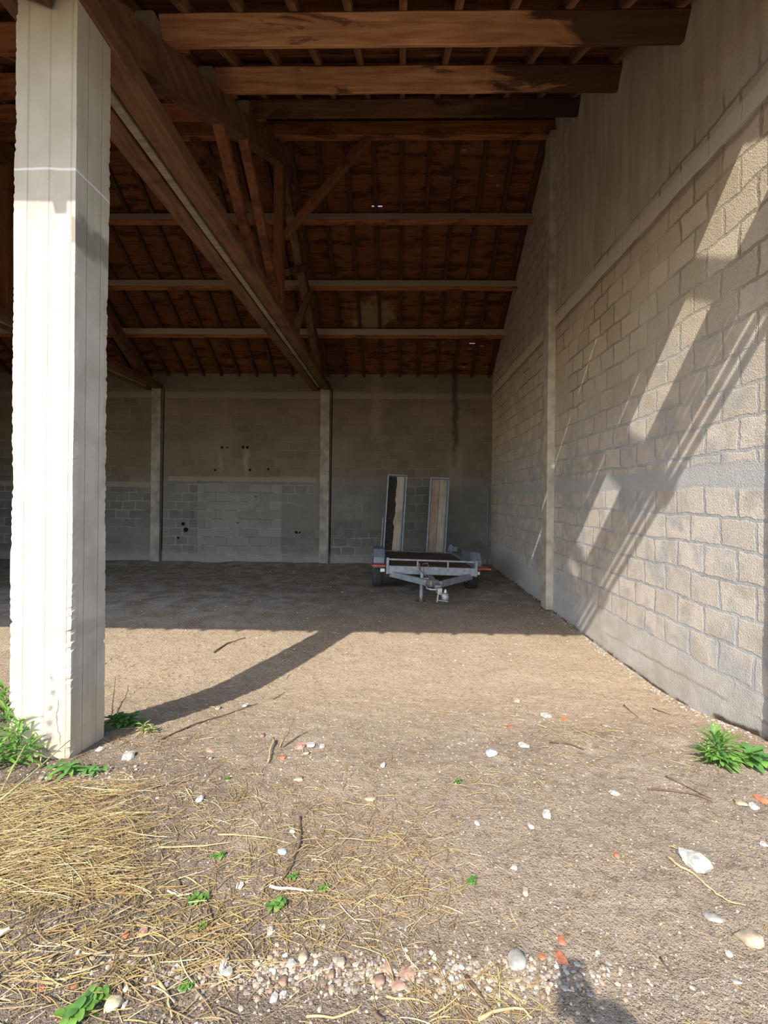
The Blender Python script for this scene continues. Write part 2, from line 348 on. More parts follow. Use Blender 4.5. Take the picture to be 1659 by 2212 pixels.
def leaf_mat(name, a, b):
    n = NT(name, .55, .4); f = n.noise(14, 3)
    n.base(n.mix(n.step(f, .3, .7), a, b))
    n.b.inputs['Transmission Weight'].default_value = 0
    n.b.inputs['Subsurface Weight'].default_value = 0.0
    tr = n.t.nodes.new('ShaderNodeBsdfTranslucent'); tr.inputs[0].default_value = (b[0] * 1.2, b[1] * 1.3, b[2] * .7, 1)
    mx = n.t.nodes.new('ShaderNodeMixShader'); mx.inputs[0].default_value = .3
    n.t.links.new(n.b.outputs[0], mx.inputs[1]); n.t.links.new(tr.outputs[0], mx.inputs[2]); n.t.links.new(mx.outputs[0], n.out.inputs[0])
    return n.mat
MAT['leaf'] = leaf_mat('weed leaf', (.10, .21, .035), (.21, .36, .075))
MAT['leafdk'] = leaf_mat('dark weed leaf', (.07, .17, .04), (.13, .28, .07))
MAT['leafdry'] = leaf_mat('dry stalk leaf', (.32, .33, .13), (.48, .47, .22))

# ------------------------------------------------------------------ mesh helpers
def link(name, bm_or_me, mats, parent=None, smooth=False):
    if isinstance(bm_or_me, bmesh.types.BMesh):
        me = bpy.data.meshes.new(name); bmesh.ops.recalc_face_normals(bm_or_me, faces=bm_or_me.faces[:]); bm_or_me.to_mesh(me); bm_or_me.free()
    else: me = bm_or_me
    if not isinstance(mats, (list, tuple)): mats = [mats]
    for m_ in mats: me.materials.append(m_)
    if smooth:
        for p in me.polygons: p.use_smooth = True
    o = bpy.data.objects.new(name, me); COL.objects.link(o)
    if parent: o.parent = parent
    return o
def tag(o, label=None, cat=None, group=None, kind=None):
    if label: o['label'] = label
    if cat: o['category'] = cat
    if group: o['group'] = group
    if kind: o['kind'] = kind
    return o
def thing(name, label, cat, loc=(0, 0, 0), rot=(0, 0, 0), group=None):
    o = bpy.data.objects.new(name, None); COL.objects.link(o); o.location = loc; o.rotation_euler = rot; o.empty_display_size = .2
    return tag(o, label, cat, group)
def box(bm, x0, x1, y0, y1, z0, z1, M=None):
    r = bmesh.ops.create_cube(bm, size=1)
    for v in r['verts']:
        v.co = Vector(((x0 + x1) / 2 + v.co.x * (x1 - x0), (y0 + y1) / 2 + v.co.y * (y1 - y0), (z0 + z1) / 2 + v.co.z * (z1 - z0)))
        if M: v.co = M @ v.co
    return r['verts']
def bar(bm, p0, p1, w_, h_, side=(1, 0, 0), seg=1, jit=0.0):
    """box beam from p0 to p1; w_ along side, h_ along the third axis; seg cross-sections with slight waviness"""
    p0, p1 = Vector(p0), Vector(p1); d = (p1 - p0).normalized(); s_ = Vector(side); s_ = (s_ - d * s_.dot(d)).normalized(); u = s_.cross(d).normalized()
    rings = []
    for i in range(seg + 1):
        c = p0.lerp(p1, i / seg) + (s_ * random.uniform(-jit, jit) + u * random.uniform(-jit, jit) if jit else Vector())
        rings.append([bm.verts.new(c + s_ * (a * w_ / 2) + u * (b * h_ / 2)) for a, b in ((-1, -1), (1, -1), (1, 1), (-1, 1))])
    for i in range(seg):
        for k in range(4):
            bm.faces.new((rings[i][k], rings[i][(k + 1) % 4], rings[i + 1][(k + 1) % 4], rings[i + 1][k]))
    bm.faces.new(rings[0][::-1]); bm.faces.new(rings[-1])
def tube(bm, pts, rad, n=8, cap=True):
    pts = [Vector(p) for p in pts]; rings = []
    rad = rad if isinstance(rad, (list, tuple)) else [rad] * len(pts)
    ref = Vector((0, 0, 1))
    for i, p in enumerate(pts):
        d = (pts[min(i + 1, len(pts) - 1)] - pts[max(i - 1, 0)]).normalized()
        a = d.cross(ref if abs(d.dot(ref)) < .95 else Vector((1, 0, 0))).normalized(); b = d.cross(a)
        rings.append([bm.verts.new(p + (a * math.cos(t) + b * math.sin(t)) * rad[i]) for t in [2 * math.pi * k / n for k in range(n)]])
    for i in range(len(rings) - 1):
        for k in range(n): bm.faces.new((rings[i][k], rings[i][(k + 1) % n], rings[i + 1][(k + 1) % n], rings[i + 1][k]))
    if cap: bm.faces.new(rings[0][::-1]); bm.faces.new(rings[-1])
def lathe(bm, prof, axis_p, axis_d, n=24, closed=False):
    """prof: list of (radius, along)"""
    ax = Vector(axis_d).normalized(); a = ax.cross(Vector((0, 0, 1)) if abs(ax.z) < .9 else Vector((1, 0, 0))).normalized(); b = ax.cross(a); P = Vector(axis_p)
    rings = [[bm.verts.new(P + ax * h + (a * math.cos(2 * math.pi * k / n) + b * math.sin(2 * math.pi * k / n)) * r) for k in range(n)] for r, h in prof]
    m_ = len(rings)
    for i in range(m_ if closed else m_ - 1):
        j = (i + 1) % m_
        for k in range(n): bm.faces.new((rings[i][k], rings[i][(k + 1) % n], rings[j][(k + 1) % n], rings[j][k]))
    if not closed: bm.faces.new(rings[0][::-1]); bm.faces.new(rings[-1])
def bevel(o, w_=.006, seg=1):
    m_ = o.modifiers.new('bevel', 'BEVEL'); m_.width = w_; m_.segments = seg; m_.limit_method = 'ANGLE'; return o

# ------------------------------------------------------------------ ground
def sm(v, a, b):
    t = max(0., min(1., (v - a) / (b - a))); return t * t * (3 - 2 * t)
def H(x, y):
    h = .24 * sm(y, 3.8, 1.98)
    if y > 3: h += .018 * noise.noise(Vector((x * .8, y * .8, 3))) * sm(y, 3, 4.5)
    h += .05 * math.exp(-((x + 2.1) ** 2 / .35 + (y - 1.9) ** 2 / .12))
    if y > 9: h += .05 * sm(y, 9.7, 10.2) * (.5 + noise.noise(Vector((x * 1.3, 0, 7))))
    h += .025 * sm(y, 2.9, 2.0) * noise.noise(Vector((x * 1.4, y * 1.4, 9)))
    return h
def Hf(x, y):
    k = 1 if y < 4.5 else .8
    return H(x, y) + .0075 * k * noise.noise(Vector((x * 9, y * 9, 0))) + .0045 * k * noise.noise(Vector((x * 27, y * 27, 5))) + .0022 * noise.noise(Vector((x * 70, y * 70, 5)))
def axis(segs):
    out = [segs[0][0]]
    for a, b, s_ in segs:
        n_ = max(1, round((b - a) / s_)); out += [a + (b - a) * i / n_ for i in range(1, n_ + 1)]
    return out
xs = axis([(-30, -9, 1.5), (-9, -3.4, .16), (-3.4, 2.4, .022), (2.4, 6, .3), (6, 20, 1.5)])
ys = axis([(-30, -3, 1.5), (-3, .8, .12), (.8, 3.6, .016), (3.6, 5.6, .035), (5.6, 11.2, .09)])
nx, ny = len(xs), len(ys)
verts = [(x, y, Hf(x, y) if -9 < x < 3 and .6 < y else H(x, y)) for y in ys for x in xs]
faces = [(j * nx + i, j * nx + i + 1, (j + 1) * nx + i + 1, (j + 1) * nx + i) for j in range(ny - 1) for i in range(nx - 1)]
me = bpy.data.meshes.new('floor'); me.from_pydata(verts, [], faces)
floor = tag(link('floor', me, MAT['ground'], smooth=True), kind='structure')

def ray(px, py):
    return CAM_R @ Vector(((px - 842) / FPX, -(py - 1075) / FPX, -1))
def G(px, py):
    """where the line of sight through a point of the photo meets the ground"""
    d = ray(px, py); z = 0
    for _ in range(12):
        t = (1.5 - z) / -d.z; z = .5 * z + .5 * H(d.x * t, d.y * t)
    t = (1.5 - z) / -d.z
    return Vector((d.x * t, d.y * t, Hf(d.x * t, d.y * t)))

# ------------------------------------------------------------------ walls
XW, YB, YR = 2.07, 10.34, 6.33
XL = -9.5
TH = math.atan(.55); TB = math.atan(.62)
def zp_(D): return 2.97 + .55 * D if D <= YR else 2.97 + .55 * YR - .62 * (D - YR)     # underside of the purlins
def zd_(D): return zp_(D) + .30                                              # underside of the boards
# right gable wall, solid block work
def gable(name, x0, x1, mat, y0=2.32):
    bm = bmesh.new()
    prof = [(y0, -.4), (YB + .2, -.4), (YB + .2, zd_(YB + .2) - .01), (YR, zd_(YR) - .01), (y0, zd_(y0) - .01)]
    a = [bm.verts.new((x0, y, z)) for y, z in prof]; b = [bm.verts.new((x1, y, z)) for y, z in prof]
    bm.faces.new(a); bm.faces.new(b[::-1])
    for i in range(5): bm.faces.new((a[i], a[(i + 1) % 5], b[(i + 1) % 5], b[i]))
    return tag(link(name, bm, mat), kind='structure')
gable('wall_right', XW, XW + .22, MAT['wall_right'])
gable('wall_left', XL - .2, XL, MAT['wall_back'])
bm = bmesh.new(); box(bm, XL, XW, YB, YB + .2, -.4, zd_(YB) - .012)
tag(link('wall_back', bm, MAT['wall_back']), kind='structure')

# pilaster half way along the right wall, foot broken back to the earth
def rough_post(x0, x1, y0, y1, z0, z1, chip=0.006, step=.04, seed=0, foot=0.0):
    """concrete post whose faces stay flat and whose arrises are chipped"""
    bm = bmesh.new(); nz = int((z1 - z0) / step); nx_ = max(2, int((x1 - x0) / .03)); ny_ = max(2, int((y1 - y0) / .03))
    ring = [(x0 + (x1 - x0) * i / nx_, y0) for i in range(nx_)] + [(x1, y0 + (y1 - y0) * i / ny_) for i in range(ny_)] + \
           [(x1 - (x1 - x0) * i / nx_, y1) for i in range(nx_)] + [(x0, y1 - (y1 - y0) * i / ny_) for i in range(ny_)]
    cx, cy = (x0 + x1) / 2, (y0 + y1) / 2; rows = []
    for k in range(nz + 1):
        z = z0 + (z1 - z0) * k / nz; row = []
        low = 1 + foot * sm(z, 1.3, .6)
        for (x, y) in ring:
            dc = min(abs(x - x0), abs(x - x1)) + min(abs(y - y0), abs(y - y1))
            e = math.exp(-(dc / .018) ** 2)
            nn = noise.noise(Vector((seed + x * 3, y * 3, z * 2.3))) * .55 + noise.noise(Vector((seed + x * 9, y * 9, z * 9))) * .35 + noise.noise(Vector((seed + x * 20, y * 20, z * 48))) * .5
            c = max(0, nn + .02) * e * chip * low * 2.4
            t = Vector((cx - x, cy - y)).normalized() * c
            u = noise.noise(Vector((x * 6, y * 6, z * 2.2 + seed))) * .0025
            row.append(bm.verts.new((x + t.x + u, y + t.y + u, z)))
        rows.append(row)
    n_ = len(ring)
    for k in range(nz):
        for i in range(n_): bm.faces.new((rows[k][i], rows[k][(i + 1) % n_], rows[k + 1][(i + 1) % n_], rows[k + 1][i]))
    bm.faces.new(rows[0][::-1]); bm.faces.new(rows[-1])
    return bm
LTOP = 3.88
o = link('concrete_column', rough_post(-1.86, -1.56, 2.19, 2.445, -.3, LTOP, .0055, .010, 3, 2.2), MAT['concrete'])
tag(o, 'tall sunlit concrete post with chipped edges carrying the near end of the roof truss', 'column')
o = link('concrete_column', rough_post(2.037, 2.33, 2.30, 2.57, -.3, 4.2, .005, .02, 11), MAT['concrete'])
tag(o, 'concrete post at the very end of the right block wall, beside the green weed', 'column')
o = link('concrete_column', rough_post(1.975, 2.10, 6.20, 6.42, .03, zp_(6.3) - .02, .006, .03, 17), MAT['concrete_mid'])
tag(o, 'narrow concrete pilaster standing proud of the middle of the right block wall', 'column')
for k, (x0, lab) in enumerate(((-1.75, 'concrete pilaster on the back wall under the far end of the big truss'), (-5.54, 'concrete pilaster on the back wall under the farther, smaller looking truss'))):
    o = link('concrete_column', rough_post(x0, x0 + .205, YB - .09, YB + .08, -.1, 3.90, .005, .03, 23 + k), MAT['concrete_old'])
    tag(o, lab, 'column')
bm = bmesh.new(); tube(bm, [(1.985, YB - .03, -.02 + i * .25 + .05) for i in range(8)], .011, 6)
tag(link('wall_pipe', bm, MAT['zinc_dark'], smooth=True), 'thin grey pipe running up the back corner of the right block wall', 'pipe')

# ------------------------------------------------------------------ roof boards
HOLES = [  # (D0, D1, x0, x1) openings in the boarding: lost tiles and gaps
    (1.212, 1.252, .60, 1.98), (1.293, 1.328, .60, 1.98), (1.411, 1.429, .60, 1.98), (1.473, 1.490, .60, 1.98), (1.550, 1.562, .60, 1.5),
    (1.68, 2.08, 1.62, 1.79), (1.68, 1.97, 1.245, 1.575), (1.68, 1.98, .72, 1.10), (2.120, 2.142, .97, 1.38), (2.82, 2.87, .48, .80), (3.08, 3.105, .90, 1.42),
    (7.34, 7.365, -.47, -.30), (9.62, 9.645, 1.44, 1.56), (9.745, 9.765, 1.42, 1.50), (8.90, 8.912, -.555, -.535)]
def deck(front):
    bm = bmesh.new(); dy = .1052
    D0, D1 = (1.163, YR) if front else (YR, YB + .5)
    cuts = {D0, D1}
    k = 0
    while YR - k * dy > D0 if front else YR + k * dy < D1:
        cuts.add(YR - k * dy if front else YR + k * dy); k += 1
    hs = [h for h in HOLES if (h[0] < YR) == front]
    for h in hs: cuts |= {h[0], h[1]}
    cuts = sorted(cuts)
    for i in range(len(cuts) - 1):
        a, b = cuts[i], cuts[i + 1]
        if b - a < .0008: continue
        mid = (a + b) / 2; spans = [(XL - .3, XW + .35)]
        for h in hs:
            if h[0] - 1e-6 < mid < h[1] + 1e-6:
                ns = []
                for s0, s1 in spans:
                    if h[3] <= s0 or h[2] >= s1: ns.append((s0, s1)); continue
                    if h[2] > s0: ns.append((s0, h[2]))
                    if h[3] < s1: ns.append((h[3], s1))
                spans = ns
        row = int(abs(mid - YR) / dy); off = .0035 * (row % 2) + .001 * ((row * 7) % 3)
        e = .0 if any(abs(a - h[1]) < 1e-6 or abs(b - h[0]) < 1e-6 for h in hs) else .002
        for s0, s1 in spans:
            P = []
            for x in (s0, s1):
                for (D, t) in ((a - e, 0), (b + e, 0), (b + e, .022), (a - e, .022)):
                    P.append(bm.verts.new((x, D, zd_(D) + off + t)))
            for f in ((0, 1, 2, 3), (7, 6, 5, 4), (0, 4, 5, 1), (1, 5, 6, 2), (2, 6, 7, 3), (3, 7, 4, 0)): bm.faces.new([P[q] for q in f])
    return bm
tag(link('ceiling', deck(True), MAT['deck']), kind='structure')
tag(link('ceiling', deck(False), MAT['deck']), kind='structure')

# common rafters
RX = [1.60 - .40 * k for k in range(28)]
def slope_bar(D0, D1, x, wd, dep, below):
    bm = bmesh.new()
    P = []
    for D in (D0, D1):
        zt = zd_(D) - below
        for dx, dz in ((-wd / 2, -dep), (wd / 2, -dep), (wd / 2, 0), (-wd / 2, 0)): P.append(bm.verts.new((dx, D, zt + dz)))
    for f in ((0, 3, 2, 1), (4, 5, 6, 7), (0, 1, 5, 4), (1, 2, 6, 5), (2, 3, 7, 6), (3, 0, 4, 7)): bm.faces.new([P[q] for q in f])
    return bm
proto = {}
for side, D0, D1 in (('front', 1.178, YR), ('back', YR, YB + .1)):
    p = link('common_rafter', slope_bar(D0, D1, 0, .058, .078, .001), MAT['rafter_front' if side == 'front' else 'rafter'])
    proto[side] = p
    for i, x in enumerate([1.99] + RX):
        o = p if i == 0 else p.copy()
        if i: COL.objects.link(o)
        o.location.x = x
        tag(o, ('thin brown rafter crossing above the purlins of the near roof slope' if side == 'front' else 'thin dark rafter running up under the boards of the far roof slope'), 'rafter', 'thin rafters under the %s roof slope' % ('near' if side == 'front' else 'far'))

# purlins
nf = Vector((0, -math.sin(TH), math.cos(TH))); nb = Vector((0, math.sin(TB), math.cos(TB)))
def purlin(D, x0, x1, dep, th, nrm, label, mat='purlin', lift=0.0, seed=0):
    random.seed(100 + seed)
    bm = bmesh.new(); zt = zd_(D) - .082 + lift
    c = Vector((0, D, zt)) - nrm * (dep / 2)
    seg = 10
    bar(bm, (x0, c.y, c.z), (x1, c.y, c.z), th, dep, side=Vector((1, 0, 0)).cross(nrm), seg=seg, jit=.0035)
    o = bevel(link('purlin', bm, MAT[mat]), .006)
    return tag(o, label, 'purlin', 'purlins')
ordn = ['heavy red brown purlin nearest the camera, blackened at its right wall end', 'red brown purlin with a charred right end, second from the camera', 'almost black purlin, third from the camera']
for i, (D, dep) in enumerate(((3.39, .185), (4.42, .20), (5.44, .17))):
    purlin(D, -1.80, XW + .05, dep, .065, nf, ordn[i], mat=('purlin_burnt', 'purlin_burnt', 'purlin_black')[i], seed=i)
    purlin(D + .11, -9.4, -1.66, dep, .065, nf, ('purlin left of the big truss, in the row nearest the camera', 'purlin left of the big truss, in the second row from the camera', 'purlin left of the big truss, in the third row from the camera')[i], seed=i + 5)
bm = bmesh.new(); bar(bm, (-9.4, YR, 6.42 + .10), (XW + .05, YR, 6.42 + .10), .10, .20, side=(0, 1, 0), seg=14, jit=.003)
tag(bevel(link('purlin', bm, MAT['purlin'])), 'ridge purlin at the top of the roof where the two slopes meet', 'purlin', 'purlins')
bk = ['dusty purlin of the far slope, uppermost below the ridge, with a lit slit above it', 'dusty purlin half way down the far roof slope', 'dusty lowest purlin of the far slope just above the back wall']
for i, D in enumerate((7.40, 8.38, 9.27)):
    purlin(D, XL, XW + .05, .19, .09, nb, bk[i], seed=20 + i)

# ------------------------------------------------------------------ trusses
def truss(dx, label):
    t = thing('roof_truss', label, 'roof truss', (dx, 0, 0))
    def part(name, p0, p1, w_, h_, mat='truss', seg=8, jit=.003, side=(1, 0, 0), lab=None):
        bm = bmesh.new(); bar(bm, p0, p1, w_, h_, side=side, seg=seg, jit=jit); o = bevel(link(name, bm, MAT[mat], t), .007)
        if lab: o['label'] = lab
        return o
    random.seed(31)
    part('tie_beam', (-1.62, 2.10, 3.945), (-1.62, YB + .05, 3.945), .16, .13, seg=14)
    part('tie_beam', (-1.88, 2.10, 3.945), (-1.88, YB + .05, 3.945), .15, .13, seg=14)
    part('spacer_board', (-1.755, 2.3, 3.93), (-1.755, YB - .3, 3.93), .06, .10, 'chock', lab='pale dusty board between the two tie beams')
    zt = lambda D: zp_(D) - .11 - .145
    part('principal_rafter', (-1.67, 2.25, zt(2.25)), (-1.67, 6.38, zt(6.33) + .02), .15, .255, seg=10)
    part('principal_rafter', (-1.67, 6.30, zt(6.33) + .02), (-1.67, 9.85, zt(9.85)), .13, .24, seg=10)
    part('king_post', (-1.67, YR, 3.90), (-1.67, YR, 6.20), .13, .15, 'strut', side=(1, 0, 0), seg=5)
    for (D0, z0, D1, z1, xx) in ((4.10, 4.84, 5.22, 4.02, -1.64), (4.76, 5.22, 6.10, 4.10, -1.64), (7.75, 5.36, 6.38, 4.60, -1.60), (8.14, 5.12, 7.05, 4.02, -1.60)):
        part('strut', (xx, D0, z0), (xx, D1, z1), .10, .085, 'strut' if D0 < 6 else 'truss', seg=3)
    for s_ in (1, -1):
        part('knee_brace', (-1.67 + .06 * s_, YR, 5.06), (-1.67 + s_ * 1.22, YR, 6.42), .085, .10, 'strut', side=(0, 1, 0), seg=4)
    for D in (3.30, 4.33, 5.35):
        bm = bmesh.new(); n0 = zp_(D) - .115
        vs = box(bm, -1.90, -1.76, D - .07, D + .05, n0 - .02, n0 + .26)
        bevel(link('chock', bm, MAT['chock'], t), .012)
    return t
truss(0, 'big roof truss running from the sunlit post back over the bay to the back wall')
truss(-3.79, 'second roof truss farther left, its foot on the left back wall pilaster')
t = thing('eaves_brace', 'short timber with a pale bolt head nailed across the top of the sunlit post', 'brace', (0, 0, 0))
bm = bmesh.new(); bar(bm, (-1.655, 2.14, 3.875), (-2.60, 2.10, 4.22), .09, .12, side=(0, 1, 0), seg=4, jit=.003); bevel(link('timber', bm, MAT['truss'], t), .01)
bm = bmesh.new(); lathe(bm, [(.0001, -.012), (.014, -.012), (.018, -.004), (.018, .004)], (-1.71, 2.088, 3.91), (0, 1, 0), 10); link('bolt', bm, MAT['lens'], t, True)

# ------------------------------------------------------------------ trailer
def trailer():
    T = thing('car_trailer', 'galvanised flatbed car trailer parked in the shade with two loading ramps raised', 'trailer', (.44, 7.76, .0), (0, .032, math.radians(4.5)))
    # local: +x right, -y towards the camera (drawbar)
    Z = MAT['zinc']; b = .34
    def P(name, fn, mat, parent=T, smooth=False, bv=.004, lab=None):
        bm = bmesh.new(); fn(bm); o = link(name, bm, mat, parent, smooth)
        if bv and not smooth: bevel(o, bv)
        if lab: o['label'] = lab
        return o
    P('front_board', lambda bm: (box(bm, -.68, .68, -.80, -.77, b + .005, b + .125), box(bm, -.66, .66, -.775, -.74, b + .005, b + .02)), Z)
    def rail(bm):
        box(bm, -.66, .66, -.80, -.775, b + .205, b + .232)
        for x in (-.22, .24): box(bm, x - .013, x + .013, -.80, -.775, b + .12, b + .21)
    P('front_rail', rail, Z)
    for x in (-.67, .67): P('corner_post', lambda bm: box(bm, x - .02, x + .02, -.815, -.765, b, b + .245), Z)
    for s_ in (-1, 1): P('side_rail', lambda bm: box(bm, s_ * .665 - .015, s_ * .665 + .015, -.77, 1.14, b + .02, b + .15), Z)
    P('deck', lambda bm: box(bm, -.65, .65, -.765, 1.14, b + .10, b + .12), MAT['ply'], lab='dark brown plywood deck')
    def frame(bm):
        box(bm, -.66, .66, 1.11, 1.16, b, b + .14)
        for y in (-.4, .0, .4, .8): box(bm, -.65, .65, y, y + .05, b + .02, b + .10)
    P('chassis', frame, MAT['rust'])
    def axle(bm): box(bm, -.72, .72, -.03, .03, .25, .31)
    P('axle', axle, MAT['rust'])
    # wheels
    for s_ in (-1, 1):
        cx = s_ * .785
        W = P('wheel', lambda bm: lathe(bm, [(.17, -.075), (.235, -.082), (.262, -.074), (.275, -.055), (.268, -.045), (.277, -.04), (.277, -.018), (.270, -.012), (.278, -.007), (.278, .007), (.270, .012), (.277, .018), (.277, .04), (.268, .045), (.275, .055), (.262, .074), (.235, .082), (.17, .075)], (cx, 0, .278), (1, 0, 0), 40, True), MAT['tyre'], smooth=True)
        P('rim', lambda bm: lathe(bm, [(.16, -.07), (.172, -.076), (.172, .076), (.16, .07), (.15, .02), (.08, .03), (.05, .055), (.01, .055), (.01, -.05), (.15, -.04)], (cx, 0, .278), (1, 0, 0), 24), MAT['rim'], W, smooth=True)
        def fender(bm):
            x0, x1 = cx - .085, cx + .085
            prof = [(-.34, .36), (-.34, .52), (-.22, .645), (.22, .645), (.36, .52), (.36, .36)]
            inn = [(-.325, .36), (-.325, .513), (-.213, .63), (.213, .63), (.345, .513), (.345, .36)]
            for xa, xb in ((x0, x1),):
                A = [bm.verts.new((xa, y, z)) for y, z in prof]; B = [bm.verts.new((xb, y, z)) for y, z in prof]
                C = [bm.verts.new((xa, y, z)) for y, z in inn]; D = [bm.verts.new((xb, y, z)) for y, z in inn]
                for i in range(5):
                    bm.faces.new((A[i], A[i + 1], B[i + 1], B[i])); bm.faces.new((C[i + 1], C[i], D[i], D[i + 1]))
                    bm.faces.new((A[i + 1], A[i], C[i], C[i + 1])); bm.faces.new((B[i], B[i + 1], D[i + 1], D[i]))
                bm.faces.new((A[0], B[0], D[0], C[0])); bm.faces.new((B[5], A[5], C[5], D[5]))
            xi = cx - s_ * .088
            box(bm, xi - .004, xi + .004, -.34, .36, .36, .64)
        P('mudguard', fender, MAT['zinc_dark'], bv=.003)
        mk = P('side_marker', lambda bm: (box(bm, s_ * .69, s_ * .96 if s_ > 0 else s_ * .90, -.60, -.40, b + .075, b + .10) if s_ > 0 else box(bm, -.90, -.69, -.60, -.40, b + .075, b + .10)), MAT['red'], lab='faded red plastic marker')
        P('lamp', lambda bm: box(bm, min(s_ * .70, s_ * .77), max(s_ * .70, s_ * .77), -.66, -.61, b + .005, b + .055), MAT['lens'], mk, lab='small white lamp')
    # drawbar V
    tip = Vector((-.005, -1.47, .30))
    for s_ in (-1, 1):
        def arm(bm): bar(bm, (s_ * .62, -.74, b - .005), (tip.x + s_ * .05, -1.28, .295), .05, .085, side=(0, 0, 1) if False else (1, 0, 0))
        P('drawbar_arm', arm, Z)
    P('drawbar_beam', lambda bm: bar(bm, (-.03, -.60, b - .03), (tip.x, -1.42, .27), .075, .075), Z)
    def brk(bm):
        box(bm, -.15, .05, -1.28, -1.02, .27, .315); tube(bm, [(-.14, -1.25, .325), (.03, -1.25, .325)], .03, 10)
    P('brake_housing', brk, MAT['rust'], bv=.01)
    P('handle_loop', lambda bm: tube(bm, [(-.15, -1.30, .285), (-.16, -1.42, .262), (-.11, -1.46, .255), (-.04, -1.47, .255), (-.02, -1.46, .262), (-.02, -1.40, .27)], .0125, 8), MAT['chrome'], smooth=True, lab='pale steel handle loop')
    def cup(bm):
        box(bm, -.025, .035, -1.52, -1.33, .20, .285)
        lathe(bm, [(.001, .035), (.03, .03), (.044, .008), (.048, -.02), (.046, -.05), (.03, -.065), (.001, -.065)], (.075, -1.55, .20), (0, 0, 1), 16)
        lathe(bm, [(.024, 0), (.016, .04), (.002, .055)], (.075, -1.55, .235), (0, 0, 1), 12)
        box(bm, .02, .07, -1.60, -1.45, .185, .225)
    P('coupling_head', cup, MAT['chrome'], bv=.004, lab='bright steel coupling head')
    def lever(bm): bar(bm, (-.02, -1.54, .13), (.11, -1.60, .13), .03, .012); bar(bm, (-.03, -1.53, .10), (-.02, -1.53, .20), .02, .02)
    P('coupling_lever', lever, MAT['chrome'])
    # parking leg and crank
    jx, jy = -.185, -1.08
    def leg(bm):
        tube(bm, [(jx, jy, .07), (jx, jy, .50)], .028, 14); tube(bm, [(jx, jy, .01), (jx, jy, .30)], .020, 12)
        box(bm, jx - .03, jx + .10, jy - .02, jy + .02, .31, .35); box(bm, jx - .06, jx - .02, jy - .005, jy + .005, .33, .34)
    L = P('parking_leg', leg, Z, smooth=False, bv=0)
    P('foot_plate', lambda bm: (box(bm, jx - .085, jx + .075, jy - .07, jy + .07, -.004, .010), tube(bm, [(jx, jy, .008), (jx, jy, .05)], [.035, .022], 10)), MAT['rust'], L)
    P('crank', lambda bm: tube(bm, [(jx, jy, .49), (jx, jy, .545), (jx + .075, jy - .02, .56), (jx + .08, jy - .02, .53), (jx + .08, jy - .07, .53)], .008, 8), MAT['rust'], L, smooth=True)
    P('clamp', lambda bm: (tube(bm, [(jx - .045, jy - .03, .47), (jx + .06, jy - .05, .37)], .010, 8), tube(bm, [(jx - .045, jy - .03, .47), (jx - .05, jy - .03, .56)], .007, 8)), MAT['rust'], L, smooth=True)
    # ramps standing upright at the back
    for x0, x1, z1, torn in ((-.655, -.275, 1.92, True), (.17, .55, 1.90, False)):
        z0 = b + .13; yy = 1.13; lean = .035
        R = P('ramp_frame', lambda bm: (bar(bm, (x0 + .014, yy, z0), (x0 + .014 + lean, yy + .05, z1), .028, .05), bar(bm, (x1 - .014, yy, z0), (x1 - .014 + lean, yy + .05, z1 - .02), .028, .05), bar(bm, (x1 - .05, yy, z0), (x1 - .05 + lean, yy + .05, z1 - .02), .012, .03), box(bm, x0 + lean, x1 + lean, yy + .04, yy + .06, z1 - .01, z1 + .012)), MAT['zinc_dark'])
        xm = x0 + (x1 - x0) * .48
        def plank(bm, a, c, wv=0.0):
            n_ = 16; L_ = []; R_ = []
            for i in range(n_ + 1):
                t_ = i / n_; z = z0 + .01 + (z1 - z0 - .04) * t_; yq = yy + .02 + .05 * t_
                wob = (random.uniform(-wv, wv) - wv * (1 - t_) * 1.6) if wv else 0
                L_.append((a + lean * t_ + wob, yq, z)); R_.append((c + lean * t_, yq, z))
            va = [[bm.verts.new((p[0], p[1] + o_, p[2])) for p in L_] for o_ in (-.011, .011)]; vb = [[bm.verts.new((p[0], p[1] + o_, p[2])) for p in R_] for o_ in (-.011, .011)]
            for i in range(n_):
                bm.faces.new((va[0][i], vb[0][i], vb[0][i + 1], va[0][i + 1])); bm.faces.new((va[1][i + 1], vb[1][i + 1], vb[1][i], va[1][i]))
                bm.faces.new((va[0][i + 1], va[1][i + 1], va[1][i], va[0][i])); bm.faces.new((vb[0][i], vb[1][i], vb[1][i + 1], vb[0][i + 1]))
            bm.faces.new((va[0][0], va[1][0], vb[1][0], vb[0][0])); bm.faces.new((va[0][-1], vb[0][-1], vb[1][-1], va[1][-1]))
        random.seed(5)
        if torn:
            P('ramp_lining', lambda bm: plank(bm, x0 + .03, xm + .03), MAT['tar'], R, bv=0, lab='torn black lining')
            def front(bm):
                plank(bm, xm + .01, x1 - .06, .018)
                for v in bm.verts: v.co.y -= .024
            P('ramp_plank', front, MAT['plankgrey'], R, bv=0, lab='weathered grey wooden plank')
        else:
            P('ramp_plank', lambda bm: plank(bm, x0 + .03, xm + .005), MAT['plankbrown'], R, bv=0, lab='browner wooden plank')
            P('ramp_plank', lambda bm: plank(bm, xm + .012, x1 - .03), MAT['plankgrey'], R, bv=0)
    P('ramp_stay', lambda bm: bar(bm, (-.70, 1.12, b), (-.675, 1.15, b + .75), .02, .02), MAT['zinc_dark'])
    P('ramp_stay', lambda bm: (bar(bm, (.66, 1.12, b), (.66, 1.15, b + .28), .04, .02), bar(bm, (.60, 1.10, b + .22), (.78, 1.14, b + .20), .02, .09, side=(0, 1, 0))), MAT['zinc_dark'])
    P('safety_cable', lambda bm: tube(bm, [(.80, -.34, .55), (.83, -.40, .48), (.88, -.45, .44), (.95, -.50, .44)], .003, 5), MAT['red'], smooth=True, bv=0)
    return T
trailer()

